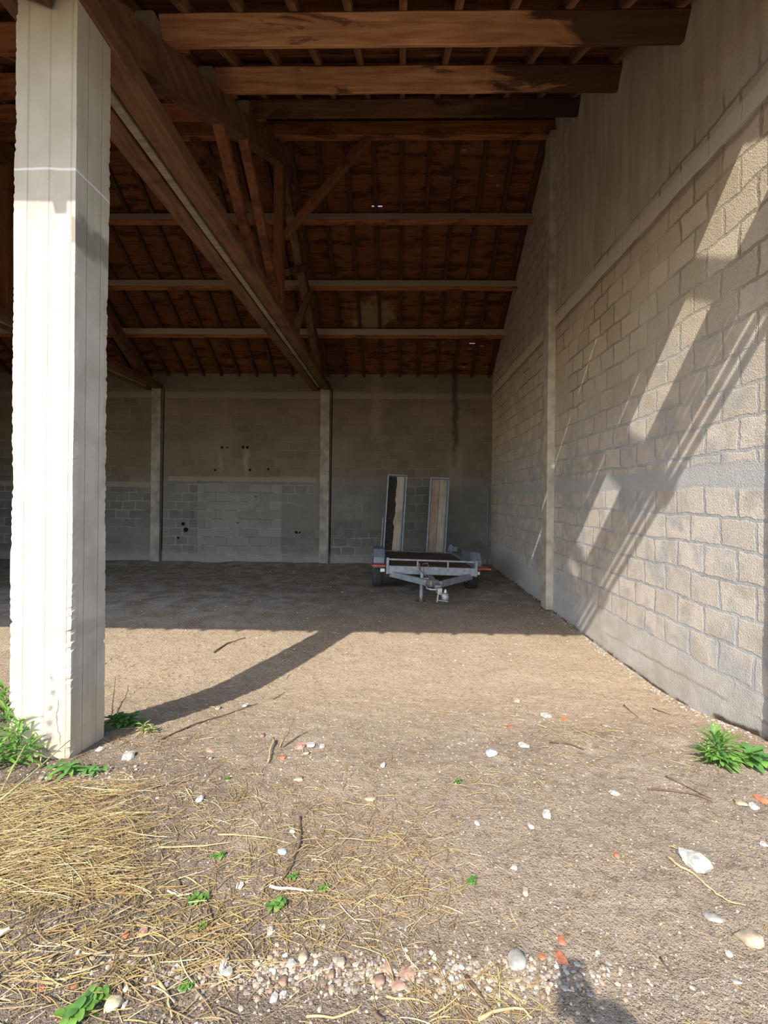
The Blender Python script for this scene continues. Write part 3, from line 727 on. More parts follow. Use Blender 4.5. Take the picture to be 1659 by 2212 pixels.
# ------------------------------------------------------------------ stones, twigs, litter
def rock(name, p, sx, sy, sz, mat, label, cat, seed, sink=.25, group=None, rz=None, flat=False):
    rng = random.Random(seed); bm = bmesh.new(); bmesh.ops.create_icosphere(bm, subdivisions=2, radius=1)
    for v in bm.verts:
        n_ = v.co.normalized(); k = 1 + .55 * noise.noise(n_ * 1.2 + Vector((seed * 3.1, 0, 0))) + .30 * noise.noise(n_ * 2.6 + Vector((seed, 5, 0)))
        c = n_ * k; c = Vector([math.copysign(abs(q) ** .8, q) for q in c]); v.co = Vector((c.x * sx, c.y * sy, c.z * sz))
    o = link(name, bm, mat, smooth=not flat)
    o.location = (p.x, p.y, p.z + sz * (1 - 2 * sink)); o.rotation_euler = (rng.uniform(-.15, .15), rng.uniform(-.15, .15), rng.uniform(0, 6) if rz is None else rz)
    return tag(o, label, cat, group)
def stone_mat(name, c): return simple(name, c, .9, .2, 0, .4, 30, .7, .005)
SM = {'white': stone_mat('chalk stone', (.40, .38, .335)), 'grey': stone_mat('grey stone', (.28, .255, .22)), 'tan': stone_mat('tan stone', (.34, .265, .18)),
      'yellow': stone_mat('yellow stone', (.46, .40, .24)), 'brown': stone_mat('brown stone', (.24, .155, .105)), 'red': stone_mat('broken red tile', (.40, .14, .075)), 'pink': stone_mat('pink brick', (.36, .21, .15)), 'glass': stone_mat('grey plastic', (.40, .43, .46))}
# px, py, half-width px, half-height px, kind, label
STONES = [
 (279, 1634, 14, 17, 'white', 'white angular stone on the earth just right of the sunlit post'), (216, 1620, 8, 4, 'white', 'small white pebble at the right foot of the sunlit post'),
 (1500, 1864, 26, 22, 'white', 'large white chalky lump beside the long dry root, lower right'), (1622, 2034, 30, 17, 'tan', 'wide flat cream stone near the right edge, lower right'),
 (1541, 1984, 20, 8, 'grey', 'flat pale stone just above the wide cream stone'), (1118, 2080, 24, 15, 'grey', 'crumbly white lump left of the orange tile shard'),
 (1212, 2068, 13, 13, 'red', 'bright orange tile shard right above the phone shadow'), (1213, 2033, 9, 20, 'red', 'row of weathered red tile crumbs above the orange shard'),
 (1172, 2070, 8, 6, 'red', 'small orange tile crumb left of the bright orange shard'), (880, 2104, 20, 10, 'pink', 'triangular pink tile piece at the bottom of the photo'),
 (862, 2130, 20, 9, 'pink', 'lower pink tile piece beneath the triangular one'), (838, 2094, 10, 12, 'pink', 'rounded pinkish pebble left of the triangular tile piece'),
 (244, 2171, 20, 14, 'yellow', 'pale yellow flat stone at the bottom left'), (1326, 1715, 12, 6, 'white', 'white flat stone chip lying below the dry twig pile'),
 (1181, 1761, 10, 8, 'white', 'white chip left of centre right, below the straw tuft'), (1060, 1629, 12, 8, 'glass', 'crushed clear grey plastic ring on the bare earth'),
 (1331, 1849, 7, 6, 'red', 'small dark red tile crumb on the right'), (271, 2020, 8, 7, 'red', 'orange tile crumb among the straw, lower left'),
 (308, 2012, 10, 9, 'pink', 'brownish brick lump right of the orange crumb in the straw'), (154, 2130, 13, 5, 'red', 'red tile sliver under straw at the bottom left'), (90, 2138, 8, 5, 'red', 'red tile crumb at the far bottom left'),
 (519, 1915, 9, 6, 'white', 'shiny whitish pebble left of the peeled white stick'), (584, 2010, 8, 8, 'white', 'cream pebble below the small clover weeds'),
 (169, 2057, 6, 8, 'white', 'upright pale pebble in the straw at the lower left'), (450, 2098, 11, 15, 'brown', 'brown oval pebble at the left end of the pebble patch'),
 (481, 2087, 9, 10, 'white', 'white pebble at the top of the pebble patch'), (488, 2105, 16, 10, 'white', 'chalky white slab in the middle of the pebble patch'),
 (461, 2128, 11, 6, 'grey', 'grey oval pebble below the brown one'), (592, 2158, 9, 8, 'white', 'whitish round pebble low in the pebble patch'), (585, 2138, 7, 8, 'brown', 'amber brown pebble above the whitish round one'),
 (655, 2070, 12, 12, 'tan', 'big tan pebble at the upper right of the pebble patch'), (628, 2085, 12, 9, 'white', 'pale slanted pebble beside the big tan one'), (613, 2122, 12, 9, 'brown', 'dull brown pebble in the pebble patch centre'),
 (737, 2082, 10, 9, 'tan', 'lone sandy pebble right of the pebble patch'), (717, 2106, 8, 8, 'brown', 'brown round pebble right of the pebble patch'), (717, 2136, 8, 8, 'tan', 'honey coloured pebble below the brown round one'),
 (820, 2124, 13, 11, 'brown', 'brown agate like pebble left of the pink pieces'), (272, 2138, 6, 7, 'white', 'bright white pebble at the bottom left near the yellow stone'), (270, 2170, 6, 7, 'white', 'white pebble touching the yellow stone'),
 (455, 1621, 12, 4, 'pink', 'flat pinkish chip on the earth right of the sunlit post'), (530, 1526, 7, 5, 'white', 'pale pebble beside the long thin branch'), (470, 1531, 7, 4, 'tan', 'tan pebble left of the pale one near the long branch'),
 (612, 1636, 8, 6, 'red', 'small orange brick bit beside the upright wood stake'), (650, 1614, 12, 9, 'pink', 'pinkish stone right of the upright wood stake'), (672, 1611, 10, 5, 'white', 'white flat stone of the little row beyond the wood stake'),
 (695, 1612, 7, 4, 'white', 'tiny white stone at the right end of the little row'), (662, 1629, 8, 4, 'tan', 'tan chip below the little row of stones'), (827, 1655, 6, 7, 'white', 'white pebble alone on the bare earth, centre'),
 (567, 1590, 6, 6, 'brown', 'round brown clod right of the long thin branch'), (800, 1727, 14, 5, 'tan', 'flat tan chip in the centre foreground'), (645, 1683, 12, 5, 'tan', 'flat buff chip left of centre'),
 (1116, 1515, 10, 7, 'tan', 'round sandy stone half sunk in the sunlit floor'), (1180, 1548, 12, 5, 'white', 'pale crumbled lump in the sunlit floor'), (1220, 1555, 8, 5, 'red', 'reddish bit right of the crumbled lump'), (1102, 1572, 6, 6, 'red', 'orange brick bit below the crumbled lump'),
 (1132, 1613, 12, 6, 'white', 'white chip lying left of the short bark twig'), (1146, 1786, 7, 7, 'white', 'white pebble just below the white chip, centre right'), (1110, 1876, 8, 5, 'white', 'small white shell like chip, centre right foreground'),
 (632, 1798, 7, 5, 'white', 'scrap of white beside the thick twig stump'), (610, 1841, 13, 6, 'glass', 'clear grey shard lying left of the upright twig'), (1600, 1735, 14, 6, 'tan', 'tan stone by the right edge below the weed'), (1628, 1742, 10, 6, 'white', 'white stone by the right edge below the weed'), (1645, 1728, 12, 9, 'red', 'red brick corner cut by the right edge'),
 (1650, 1826, 8, 5, 'white', 'small white stone at the right edge'), (432, 1729, 9, 7, 'white', 'pale crushed lump on the edge of the straw heap'), (455, 1640, 5, 4, 'grey', 'grey crumb above the pale lump'), (700, 2003, 6, 6, 'white', 'whitish pebble between two weeds in the foreground'), (1135, 1930, 8, 8, 'tan', 'buff pebble in the right foreground'), (1030, 1780, 6, 7, 'white', 'pale round pebble in the middle foreground'),
 (1575, 2060, 9, 5, 'white', 'whitish chip left under the wide cream stone'), (490, 2070, 5, 9, 'grey', 'slim grey pebble standing above the chalky slab'), (1590, 2120, 12, 5, 'grey', 'faint grey flat stone in the bottom right corner'),
]
for i, (px, py, hw, hh, kd, lab) in enumerate(STONES):
    p = G(px, py); d = p.y; s_ = d / FPX; e = (py - 1075) / math.hypot(py - 1075, FPX)
    sx = max(.006, hw * s_ * .88); hy = hh * s_; dy = max(hy * .9 / max(e, .3), sx * .45); sz = max(.004, min(hy, sx) * .55)
    flat = kd in ('red', 'pink'); dy = min(dy, sx * 1.6)
    cat = 'tile shard' if kd in ('red', 'pink') else ('litter' if kd == 'glass' else 'stone')
    rock('tile_shard' if cat == 'tile shard' else ('plastic_scrap' if kd == 'glass' else 'stone'), p, sx, dy, sz if not flat else sz * .7, SM[kd], lab, cat, i + 1, rz=random.Random(i).uniform(-.3, .3), group={'tile shard': 'tile shards on the ground', 'stone': 'stones on the ground', 'litter': None}[cat], flat=flat or kd == 'white')

TW = simple('dry twig', (.12, .08, .052), .85, .2, 0, .35, 30); TWP = simple('peeled pale stick', (.50, .44, .33), .8, .2, 0, .2, 30); TWS = simple('straw coloured stalk', (.37, .28, .145), .8, .2, 0, .25, 30)
def twig(pts, r, mat, label, name='twig', lift=None, cat='twig'):
    r *= .78
    rng = random.Random(len(label) * 7 + int(pts[0][0])); P = []
    for k, q in enumerate(pts):
        g = G(q[0], q[1]); g.z += r * .8 + .003 + (q[2] if len(q) > 2 else 0); P.append(g)
    # refine
    Q = []
    for a, b in zip(P[:-1], P[1:]):
        for i in range(3): Q.append(a.lerp(b, i / 3) + Vector((rng.uniform(-1, 1), rng.uniform(-1, 1), 0)) * r * .7)
    Q.append(P[-1]); n_ = len(Q)
    bm = bmesh.new(); tube(bm, Q, [r * (1 - .6 * i / n_) * rng.uniform(.85, 1.15) for i in range(n_)], 6)
    return tag(link(name, bm, mat, smooth=True), label, cat, 'twigs and sticks on the ground')
twig([(345, 1600), (420, 1570), (480, 1548), (556, 1522)], .006, TW, 'long thin bare branch lying right of the sunlit post')
twig([(240, 1560, .0), (245, 1520, .05), (249, 1490, .09)], .005, TW, 'thin dead stalk standing in the shade behind the sunlit post')
twig([(318, 1708), (360, 1694), (400, 1690)], .004, TW, 'thin dark twig above the straw heap')
twig([(400, 1705), (412, 1722), (418, 1735)], .004, TWS, 'short straw coloured twig left of the centre')
twig([(592, 1604, .01), (585, 1628, .01), (579, 1650)], .009, TWS, 'short flat wood stake lying among small stones', 'wood_stake')
twig([(605, 1615), (618, 1580, .03), (621, 1550, .06)], .003, TWS, 'dry stem rising beside the wood stake')
twig([(612, 1615), (640, 1597), (665, 1584)], .004, TW, 'dark twig running right from the wood stake')
twig([(463, 1410), (490, 1392), (530, 1380)], .010, TW, 'curved root lying in the sunlit floor behind the post')
twig([(590, 1513), (600, 1507), (615, 1497)], .005, TW, 'short dark twig just below the post shadow')
twig([(649, 1770), (650, 1800), (645, 1835), (632, 1870), (612, 1900)], .006, TW, 'dark crooked twig pointing at the camera, left of centre')
twig([(1398, 1706), (1450, 1710), (1500, 1718), (1538, 1733)], .006, TW, 'long forked dark stick on the right, lower branch')
twig([(1438, 1680), (1480, 1700), (1538, 1728)], .004, TW, 'thin upper branch meeting the long forked dark stick')
twig([(1187, 1605), (1225, 1610), (1262, 1622)], .007, TW, 'short bark covered twig in the sunlit middle right')
twig([(1240, 1585), (1275, 1580), (1300, 1567)], .004, TW, 'curved dark twig just above the bark covered one')
twig([(1348, 1527), (1365, 1540), (1382, 1553)], .006, TWS, 'short crossed stick near the foot of the right wall')
twig([(1410, 1532), (1430, 1539), (1450, 1546)], .004, TW, 'small dark twig close to the foot of the right wall')
twig([(1440, 1853), (1470, 1878), (1500, 1892), (1525, 1915), (1550, 1935), (1580, 1952), (1610, 1962)], .006, TWS, 'long dry root winding past the white chalky lump', 'dry_root', cat='root')
twig([(1448, 1832), (1470, 1842), (1475, 1862)], .004, TWS, 'short curved root stub above the long dry root', 'dry_root', cat='root')
twig([(585, 1918), (620, 1923), (678, 1929)], .0065, TWP, 'peeled white stick lying in the foreground', 'peeled_stick')
twig([(400, 1897), (425, 1912), (450, 1930)], .004, TWS, 'straight straw stalk over the clover weed')
twig([(378, 1900), (388, 1915), (394, 1926)], .006, TW, 'curled brown leaf like twig above the clover weed')
twig([(362, 1928), (385, 1938), (415, 1935)], .004, TWP, 'pale bent stalk left of the clover weed')
twig([(470, 1803), (520, 1808), (575, 1812), (630, 1826)], .004, TWS, 'long wavy straw stalk across the left foreground')
twig([(345, 1835), (440, 1832), (505, 1820)], .005, TWS, 'thick straw stalk lying level, left foreground')
twig([(340, 2120), (362, 2160), (372, 2205)], .006, TWS, 'thick pale stalk entering from the bottom edge')
twig([(1008, 2110), (1035, 2150), (1062, 2190)], .006, TW, 'dark twig in the bottom foreground left of the phone shadow')
twig([(835, 2158), (890, 2164), (930, 2170)], .004, TWS, 'straw stalk under the pink tile pieces')
twig([(1032, 2208), (1080, 2190), (1128, 2182), (1150, 2205)], .006, TWS, 'thick crooked root at the bottom edge')
twig([(1128, 2182), (1122, 2165), (1095, 2140)], .004, TWS, 'upper fork of the crooked root at the bottom edge')
twig([(1074, 2085), (1078, 2120), (1080, 2160)], .004, TWS, 'upright straw stalk beside the white crumbly lump')
twig([(53, 1848), (57, 1882)], .005, TWP, 'short chalk white stick upright in the straw heap', 'peeled_stick')
twig([(0, 1888), (40, 1880), (75, 1872)], .007, TWS, 'fat straw stem at the left edge')
twig([(0, 2025), (20, 2010)], .010, TWP, 'thick cut reed end at the left edge', 'reed_stalk')
twig([(85, 1660), (92, 1635, .05), (88, 1612, .09)], .005, TWS, 'dry bit of reed leaning on the foot of the sunlit post', 'reed_stalk')
twig([(660, 2202), (720, 2203), (770, 2185), (785, 2170)], .004, TWS, 'curved stalk at the bottom edge, centre left')
twig([(805, 2197), (820, 2205), (830, 2212)], .008, TW, 'dark stick end at the bottom edge')
twig([(1425, 2070), (1455, 2110)], .004, TW, 'thin dark stalk in the bottom right')
twig([(470, 1985), (460, 2000), (450, 1960), (445, 1935)], .004, TW, 'dark thin stem below the clover weed')

# gravel (uncountable) -------------------------------------------------
def scatter_mesh(name, pieces, mat):
    V, F, C = [], [], []
    for vs, fs, col in pieces:
        b0 = len(V); V += vs; F += [tuple(b0 + q for q in f) for f in fs]; C += [col] * len(vs)
    me = bpy.data.meshes.new(name); me.from_pydata(V, [], F)
    ca = me.color_attributes.new('Col', 'FLOAT_COLOR', 'POINT')
    buf = []
    for c in C: buf += [c[0], c[1], c[2], 1.0]
    ca.data.foreach_set('color', buf)
    return link(name, me, mat)
t_ = (1 + 5 ** .5) / 2
ICO = [Vector(v).normalized() for v in ((-1, t_, 0), (1, t_, 0), (-1, -t_, 0), (1, -t_, 0), (0, -1, t_), (0, 1, t_), (0, -1, -t_), (0, 1, -t_), (t_, 0, -1), (t_, 0, 1), (-t_, 0, -1), (-t_, 0, 1))]
ICF = [(0, 11, 5), (0, 5, 1), (0, 1, 7), (0, 7, 10), (0, 10, 11), (1, 5, 9), (5, 11, 4), (11, 10, 2), (10, 7, 6), (7, 1, 8), (3, 9, 4), (3, 4, 2), (3, 2, 6), (3, 6, 8), (3, 8, 9), (4, 9, 5), (2, 4, 11), (6, 2, 10), (8, 6, 7), (9, 8, 1)]
rng = random.Random(42)
PC = [(.38, .33, .26), (.31, .25, .18), (.27, .23, .19), (.46, .43, .37), (.24, .17, .12), (.42, .29, .19), (.37, .33, .29), (.43, .37, .28)]
def gray(c, k): return tuple(q * k for q in c)
pieces = []
def pebble(x, y, r):
    z = Hf(x, y); a = rng.uniform(0, 6.28); ca, sa = math.cos(a), math.sin(a); ex, ey, ez = r * rng.uniform(.8, 1.5), r * rng.uniform(.7, 1), r * rng.uniform(.4, .7)
    vs = []
    for v in ICO:
        k = rng.uniform(.8, 1.15); X, Y = v.x * ex * k, v.y * ey * k
        vs.append((x + X * ca - Y * sa, y + X * sa + Y * ca, z + v.z * ez * k + ez * .15))
    pieces.append((vs, ICF, gray(rng.choice(PC), rng.uniform(.75, 1.1))))
for _ in range(15000):       # everywhere on the forecourt
    y = .85 + 3.2 * rng.random() ** 1.3; x = rng.uniform(-1.05, 1.0) * (y * .95 + .1)
    if x > XW - .03 or (-1.9 < x < -1.52 and 2.15 < y < 2.5): continue
    pebble(x, y, rng.choice((.0016, .0022, .003, .0042)) * (1 if y < 2 else 1.3))
for _ in range(1050):       # band of pebbles along the bottom of the picture
    px = rng.gauss(620, 190) if rng.random() < .55 else rng.gauss(1060, 160); py = rng.gauss(2110, 26) - (abs(px - 620) < 300) * 8
    p = G(px, py); pebble(p.x, p.y, rng.uniform(.003, .0085))
for _ in range(260):        # foot of the post
    p = G(rng.gauss(200, 90), rng.gauss(1690, 26)); pebble(p.x, p.y, rng.uniform(.004, .010))
for _ in range(1700):       # inside the shed
    y = rng.uniform(4, 10); x = rng.uniform(-.85 * y, 1.9); pebble(x, y, rng.uniform(.004, .012))
for _ in range(700):       # crumbs fallen along the right wall
    y = rng.uniform(2.7, 6.5); x = XW - abs(rng.gauss(0, .05)) - .01; pebble(x, y, rng.uniform(.004, .013))
tag(scatter_mesh('gravel', pieces, MAT['pebbles']), 'loose fine gravel and crumbs spread over the earth floor', 'gravel', kind='stuff')

# straw ---------------------------------------------------------------
SCOL = [(.33, .235, .085), (.37, .275, .11), (.26, .17, .06), (.26, .19, .09), (.46, .375, .22), (.27, .18, .09), (.30, .20, .10)]
def blade(x, y, L, r, yaw, tilt, up, bend, col):
    z = Hf(x, y) + up; n_ = 4; vs = []
    dx, dy = math.cos(yaw), math.sin(yaw); a = yaw; p = Vector((x, y, z)) - Vector((dx, dy, 0)) * L / 2
    for i in range(n_ + 1):
        rr = r * (1 - .5 * abs(i / n_ - .4))
        sd = Vector((-math.sin(a), math.cos(a), 0)) * rr
        vs += [tuple(p - sd), tuple(p + Vector((0, 0, rr * 1.3))), tuple(p + sd)]
        a += bend / n_; p = p + Vector((math.cos(a), math.sin(a), tilt * (1 - 1.6 * i / n_))) * (L / n_)
    fs = []
    for i in range(n_):
        b0 = i * 3; fs += [(b0, b0 + 3, b0 + 4, b0 + 1), (b0 + 1, b0 + 4, b0 + 5, b0 + 2), (b0 + 2, b0 + 5, b0 + 3, b0)]
    return vs, fs, gray(col, rng.uniform(.75, 1.1))
sp = []
# golden heap at the lower left, combed roughly left-right
for _ in range(2500):
    u = rng.random(); px = rng.uniform(-60, 330) ; py = 1700 + 250 * rng.random() + max(0, (px - 150)) * -.05
    if rng.random() < max(0, (px - 180) / 190): continue
    p = G(px, py); sp.append(blade(p.x, p.y, rng.uniform(.05, .20), rng.uniform(.0005, .0015), rng.gauss(.35, .7), rng.uniform(-.02, .12), rng.uniform(.0, .03), rng.uniform(-.6, .6), rng.choice(SCOL)))
for _ in range(650):       # band below it
    p = G(rng.uniform(-30, 520), rng.gauss(2060, 75)); sp.append(blade(p.x, p.y, rng.uniform(.02, .12), rng.uniform(.0007, .0018), rng.gauss(.2, .8), rng.uniform(-.02, .1), rng.uniform(.001, .012), rng.uniform(-.5, .5), rng.choice(SCOL)))
for cx, cy, sx_, sy_, n_ in ((460, 1740, 160, 60, 800), (700, 1900, 120, 60, 700), (900, 1890, 60, 70, 330), (1120, 1690, 60, 30, 130), (1000, 2160, 90, 40, 260), (600, 2000, 150, 60, 500), (330, 1900, 120, 80, 600), (1250, 1600, 60, 25, 90), (300, 1590, 60, 18, 160), (1280, 1580, 160, 40, 200), (450, 1480, 160, 60, 300), (750, 1780, 120, 50, 260)):
    for _ in range(int(n_ * .6)):
        p = G(rng.gauss(cx, sx_), min(2260, rng.gauss(cy, sy_)))
        if p.x > XW - .05: continue
        sp.append(blade(p.x, p.y, rng.uniform(.015, .10), rng.uniform(.0006, .0016) * max(1, p.y / 2.2), rng.uniform(0, 3.14), rng.uniform(-.02, .1), rng.uniform(.001, .008), rng.uniform(-.9, .9), rng.choice(SCOL)))
for _ in range(5200):       # thin chaff all over
    y = .85 + 4.6 * rng.random() ** 1.2; x = rng.uniform(-1.05, 1.0) * (y * .95 + .1)
    if x > XW - .05: continue
    sp.append(blade(x, y, rng.uniform(.008, .040), rng.uniform(.0006, .0013) * max(1, y / 2.0), rng.uniform(0, 3.14), rng.uniform(-.02, .06), rng.uniform(.001, .004), rng.uniform(-.9, .9), rng.choice(SCOL)))
tag(scatter_mesh('straw', sp, MAT['straw']), 'dry golden straw and chaff scattered on the ground, thickest at lower left', 'straw', kind='stuff')

# ------------------------------------------------------------------ weeds
def leaf(bm, base, yaw, elev, L, W, curl=.6, fold=.25, n_=5, mat=0):
    """one curved, folded leaf blade"""
    d = Vector((math.cos(yaw) * math.cos(elev), math.sin(yaw) * math.cos(elev), math.sin(elev))); side = Vector((-math.sin(yaw), math.cos(yaw), 0)); p = Vector(base); e = elev; rows = []
    for i in range(n_ + 1):
        t = i / n_; w_ = W * (math.sin(math.pi * min(1, t * .92 + .06)) ** .8) * .5
        up = Vector((0, 0, 1)) * w_ * fold
        rows.append([bm.verts.new(p - side * w_ + up), bm.verts.new(p), bm.verts.new(p + side * w_ + up)])
        e -= curl / n_; p = p + Vector((math.cos(yaw) * math.cos(e), math.sin(yaw) * math.cos(e), math.sin(e))) * (L / n_)
    for a, b in zip(rows[:-1], rows[1:]):
        for k in (0, 1): f = bm.faces.new((a[k], a[k + 1], b[k + 1], b[k])); f.material_index = mat; f.smooth = True
def weed(px, py, label, stems, leafs, mats=('leaf', 'leafdk'), name='weed', seed=0, group=None):
    """stems: list of (dx,dy,height,n_leaves,leafL,leafW,elev)"""
    r = random.Random(seed); p = G(px, py); T = thing(name, label, 'weed', p, group=group); bs = bmesh.new(); bl = bmesh.new()
    for (dx, dy, h, n_, L, W, el) in stems:
        top = Vector((dx + r.uniform(-.01, .01), dy, h)); tube(bs, [(dx * .3, dy * .3, -.01), (dx * .7, dy * .7, h * .5), top], [.0028, .002, .0012], 5)
        for i in range(n_):
            t = (i + .5) / n_; b0 = Vector((dx * .3, dy * .3, 0)).lerp(top, .25 + .75 * t)
            leaf(bl, b0, i * 2.4 + r.uniform(-.3, .3), el * (.3 + .9 * t) + r.uniform(-.15, .15), L * (1.1 - .45 * t) * r.uniform(.8, 1.2), W * r.uniform(.8, 1.2), mat=0 if r.random() < .7 else 1)
    link('stem', bs, MAT['leafdk'], T, True); link('foliage', bl, [MAT[mats[0]], MAT[mats[1]]], T)
    return T
weed(1560, 1650, 'bright green weed with narrow spiky leaves at the foot of the right wall', [(-.03, .0, .13, 46, .12, .011, 1.0), (.02, .03, .11, 34, .11, .010, .9), (-.08, -.02, .07, 18, .09, .012, .7), (-.05, -.05, .05, 14, .08, .022, .5), (.01, -.06, .05, 12, .07, .028, .5)], 0, seed=1)
weed(1620, 1655, 'broad leaved green weed right beside the spiky one', [(.0, .0, .07, 14, .10, .035, .6), (.05, -.01, .05, 12, .09, .032, .5), (-.04, .0, .05, 9, .07, .03, .5)], 0, mats=('leaf', 'leafdk'), seed=2)
weed(30, 1655, 'tall tangled green grass and weeds left of the sunlit post', [(-.02, .05, .16, 24, .13, .014, .9), (-.12, .1, .22, 26, .14, .012, 1.0), (.06, .03, .09, 18, .10, .014, .7), (-.06, -.02, .10, 22, .10, .016, .7), (-.15, -.02, .14, 20, .12, .014, .8)], 0, seed=3)
weed(8, 1560, 'green weed behind the left side of the sunlit post', [(0, 0, .20, 24, .12, .022, .8), (-.08, 0, .15, 20, .12, .022, .8)], 0, seed=4)
weed(150, 1672, 'dark green leafy stems lying in front of the sunlit post', [(.0, .0, .03, 12, .09, .024, .3), (.10, .02, .02, 8, .06, .016, .3), (-.06, .0, .03, 8, .07, .024, .3), (.16, .0, .02, 7, .05, .014, .3)], 0, mats=('leafdk', 'leaf'), seed=5)
weed(262, 1572, 'low dark weed in the shade behind the right side of the sunlit post', [(.0, .0, .07, 16, .07, .03, .5), (.06, .02, .06, 12, .06, .025, .5), (-.06, 0, .05, 14, .07, .022, .5), (.14, .0, .05, 9, .05, .018, .5)], 0, mats=('leafdk', 'leafdk'), seed=6)
weed(310, 1585, 'small half dried weed at the edge of the post shadow', [(.0, .0, .05, 14, .06, .010, .6), (.05, -.01, .04, 10, .05, .010, .6)], 0, mats=('leafdry', 'leaf'), seed=7)
SMALL = [(473, 1852, .6, 'small green seedling below the straw stalks, left foreground'), (430, 1948, .85, 'clover like green weed under the straight straw stalk'), (434, 2002, .5, 'tiny dark green sprout below the clover like weed'),
         (596, 1965, .9, 'loose green weed left of the peeled white stick end'), (634, 1895, .5, 'tiny yellowish green sprout above the peeled white stick'), (700, 1921, .5, 'tiny green sprout right of the peeled white stick'),
         (1018, 1906, .6, 'lone green seedling right of the centre foreground'), (165, 2200, 1.2, 'largest clover like weed at the bottom left edge'), (203, 2160, .9, 'greyish green weed above the one at the bottom left edge'), (989, 1692, .6, 'small dull green seedling in the centre right'), (400, 2135, .5, 'tiny sprout in the straw left of the pebble patch'), (492, 1683, .4, 'faint yellow green sprout below the long thin branch')]
for i, (px, py, s_, lab) in enumerate(SMALL):
    k = s_ * .042
    weed(px, py, lab, [(.0, .0, k * .5, 8, k * .75, k * .42, .5), (k * .6, .01, k * .4, 6, k * .6, k * .4, .5), (-k * .6, -.005, k * .4, 6, k * .6, k * .4, .5)], 0, mats=('leaf', 'leafdk') if 'dull' not in lab else ('leafdk', 'leafdry'), name='seedling', seed=20 + i, group='small weeds in the foreground')

# long green reed like stalks crossing in front of the post
for (pts, lab) in (([(0, 1745, .02), (80, 1690, .05), (150, 1640, .08)], 'long pale green reed stalk in front of the sunlit post'), ([(0, 1720, .0), (40, 1670, .06), (75, 1630, .12)], 'grey green reed stalk leaning by the left side of the post'), ([(60, 1706), (110, 1712), (125, 1712)], 'short pale reed piece on the ground in front of the post')):
    twig(pts, .005, MAT['leafdry'], lab, 'reed_stalk', cat='reed')

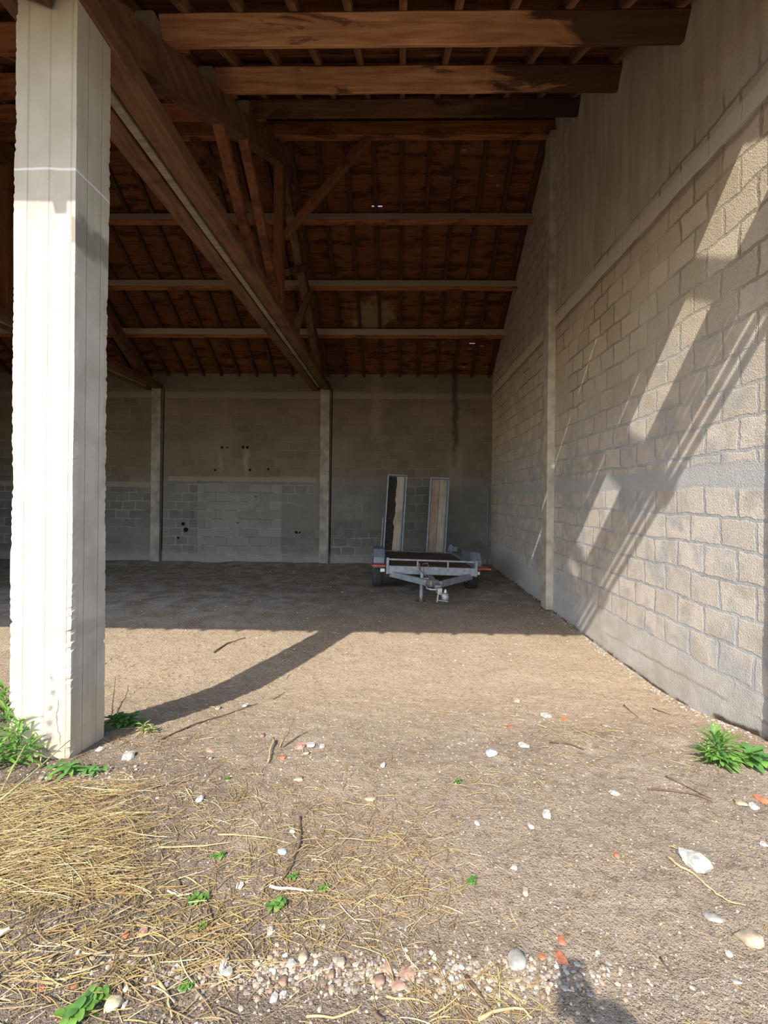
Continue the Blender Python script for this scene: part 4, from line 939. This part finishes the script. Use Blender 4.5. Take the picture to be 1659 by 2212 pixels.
# ------------------------------------------------------------------ photographer (only the shadow is in the picture)
def photographer():
    T = thing('person', 'person holding up a phone, seen only as the shadow at the bottom right', 'person', (0, 0, 0))
    V, R, E = [], [], []
    def v(p, r): V.append(p); R.append(r); return len(V) - 1
    def e(*ids):
        for a, b in zip(ids[:-1], ids[1:]): E.append((a, b))
    g = .20; ox, oy = -.045, -.50
    pel = v((ox, oy - .02, g + .86), .135); wai = v((ox, oy, g + 1.0), .12); che = v((ox, oy, g + 1.18), .14); nb_ = v((ox, oy, g + 1.32), .085); ne = v((ox, oy + .01, g + 1.38), .052)
    he0 = v((ox, oy + .03, g + 1.45), .072); he1 = v((ox, oy + .03, g + 1.52), .082); he2 = v((ox, oy + .02, g + 1.54), .06)
    e(pel, wai, che, nb_, ne, he0, he1, he2)
    for s_ in (-1, 1):
        h1 = v((ox + s_ * .09, oy - .02, g + .80), .10); kn = v((ox + s_ * .10, oy, g + .45), .065); an = v((ox + s_ * .11, oy - .04, g + .08), .042); toe = v((ox + s_ * .13, oy + .12, g + .03), .035)
        e(pel, h1, kn, an, toe)
    tips = []
    sh = v((ox - .16, oy, g + 1.27), .065); el = v((ox - .20, oy + .02, g + 1.0), .046); wr = v((ox - .19, oy + .10, g + .76), .028); pa = v((ox - .185, oy + .13, g + .68), .026)
    e(nb_, sh, el, wr, pa)
    for k in range(4):
        f0 = v((ox - .195, oy + .105 + k * .018, g + .63), .009); f1 = v((ox - .185, oy + .108 + k * .018, g + .60), .0085); f2 = v((ox - .172, oy + .108 + k * .018, g + .58), .0075); e(pa, f0, f1, f2)
    t0 = v((ox - .165, oy + .15, g + .66), .010); t1 = v((ox - .155, oy + .16, g + .63), .009); e(pa, t0, t1)
    sh = v((ox + .16, oy, g + 1.27), .065); el = v((ox + .20, oy + .17, g + 1.04), .045); wr = v((.052, -.075, 1.36), .028); pa = v((.046, -.042, 1.405), .027)
    e(nb_, sh, el, wr, pa)
    for k in range(4):
        b0 = v((.062, -.026, 1.385 + k * .018), .009); b1 = v((.060, -.004, 1.386 + k * .018), .0085); b2 = v((.040, -.003, 1.388 + k * .018), .0075); e(pa, b0, b1, b2)
    t0 = v((.016, -.046, 1.40), .011); t1 = v((-.012, -.030, 1.415), .009); e(pa, t0, t1)
    me = bpy.data.meshes.new('body'); me.from_pydata(V, E, [])
    n = NT('clothed skin', .8, .2)
    c = n.mix(n.step(n.z, g + 1.38, g + 1.39), (.05, .06, .09), (.50, .31, .22)); c = n.mix(n.step(n.y, -.13, -.11), c, (.50, .31, .22)); c = n.mix(n.step(n.z, g + .90, g + .88), c, (.07, .08, .12)); n.base(c)
    o = link('body', me, n.mat, T)
    for q, r in zip(me.skin_vertices[0].data if me.skin_vertices else [], R): q.radius = (r, r)
    m_ = o.modifiers.new('skin', 'SKIN')
    if not me.skin_vertices: return
    for q, r in zip(me.skin_vertices[0].data, R): q.radius = (r, r)
    me.skin_vertices[0].data[0].use_root = True
    m2 = o.modifiers.new('sub', 'SUBSURF'); m2.levels = 2; m2.render_levels = 2
    # face and hair
    hc = Vector((ox, oy + .03, g + 1.51))
    bm = bmesh.new(); bmesh.ops.create_icosphere(bm, subdivisions=3, radius=1)
    for q in list(bm.verts): q.co = hc + Vector((q.co.x * .088, q.co.y * .102 - .012, q.co.z * .10 + .02))
    bmesh.ops.delete(bm, geom=[q for q in bm.verts if q.co.y > hc.y + .035 and q.co.z < hc.z + .055], context='VERTS')
    link('hair', bm, simple('brown hair', (.07, .045, .03), .7, .3), T, True)
    bm = bmesh.new(); bar(bm, hc + Vector((0, .072, .02)), hc + Vector((0, .102, -.022)), .022, .02); link('nose', bm, n.mat, T, True)
    for s_ in (-1, 1):
        bm = bmesh.new(); bmesh.ops.create_uvsphere(bm, u_segments=12, v_segments=8, radius=.012, matrix=Matrix.Translation(hc + Vector((s_ * .032, .072, .015)))); link('eye', bm, MAT['lens'], T, True)
        bm = bmesh.new(); bmesh.ops.create_uvsphere(bm, u_segments=10, v_segments=8, radius=.022, matrix=Matrix.Translation(hc + Vector((s_ * .08, -.005, 0))) @ Matrix.Diagonal((.4, .8, 1.3, 1))); link('ear', bm, n.mat, T, True)
    bm = bmesh.new(); box(bm, hc.x - .022, hc.x + .022, hc.y + .076, hc.y + .084, hc.z - .048, hc.z - .040); link('mouth', bm, MAT['red'], T)
photographer()
PH = thing('phone', 'dark phone held up in both hands, casting the narrow top of the shadow', 'phone', (0, 0, 0))
bm = bmesh.new(); box(bm, -.018, .052, -.018, -.010, 1.362, 1.508); bevel(link('body', bm, MAT['black'], PH), .004, 3)
bm = bmesh.new(); lathe(bm, [(.008, 0), (.008, .003), (.006, .004)], (-.004, -.010, 1.495), (0, 1, 0), 16); link('lens_ring', bm, MAT['black'], PH, True)
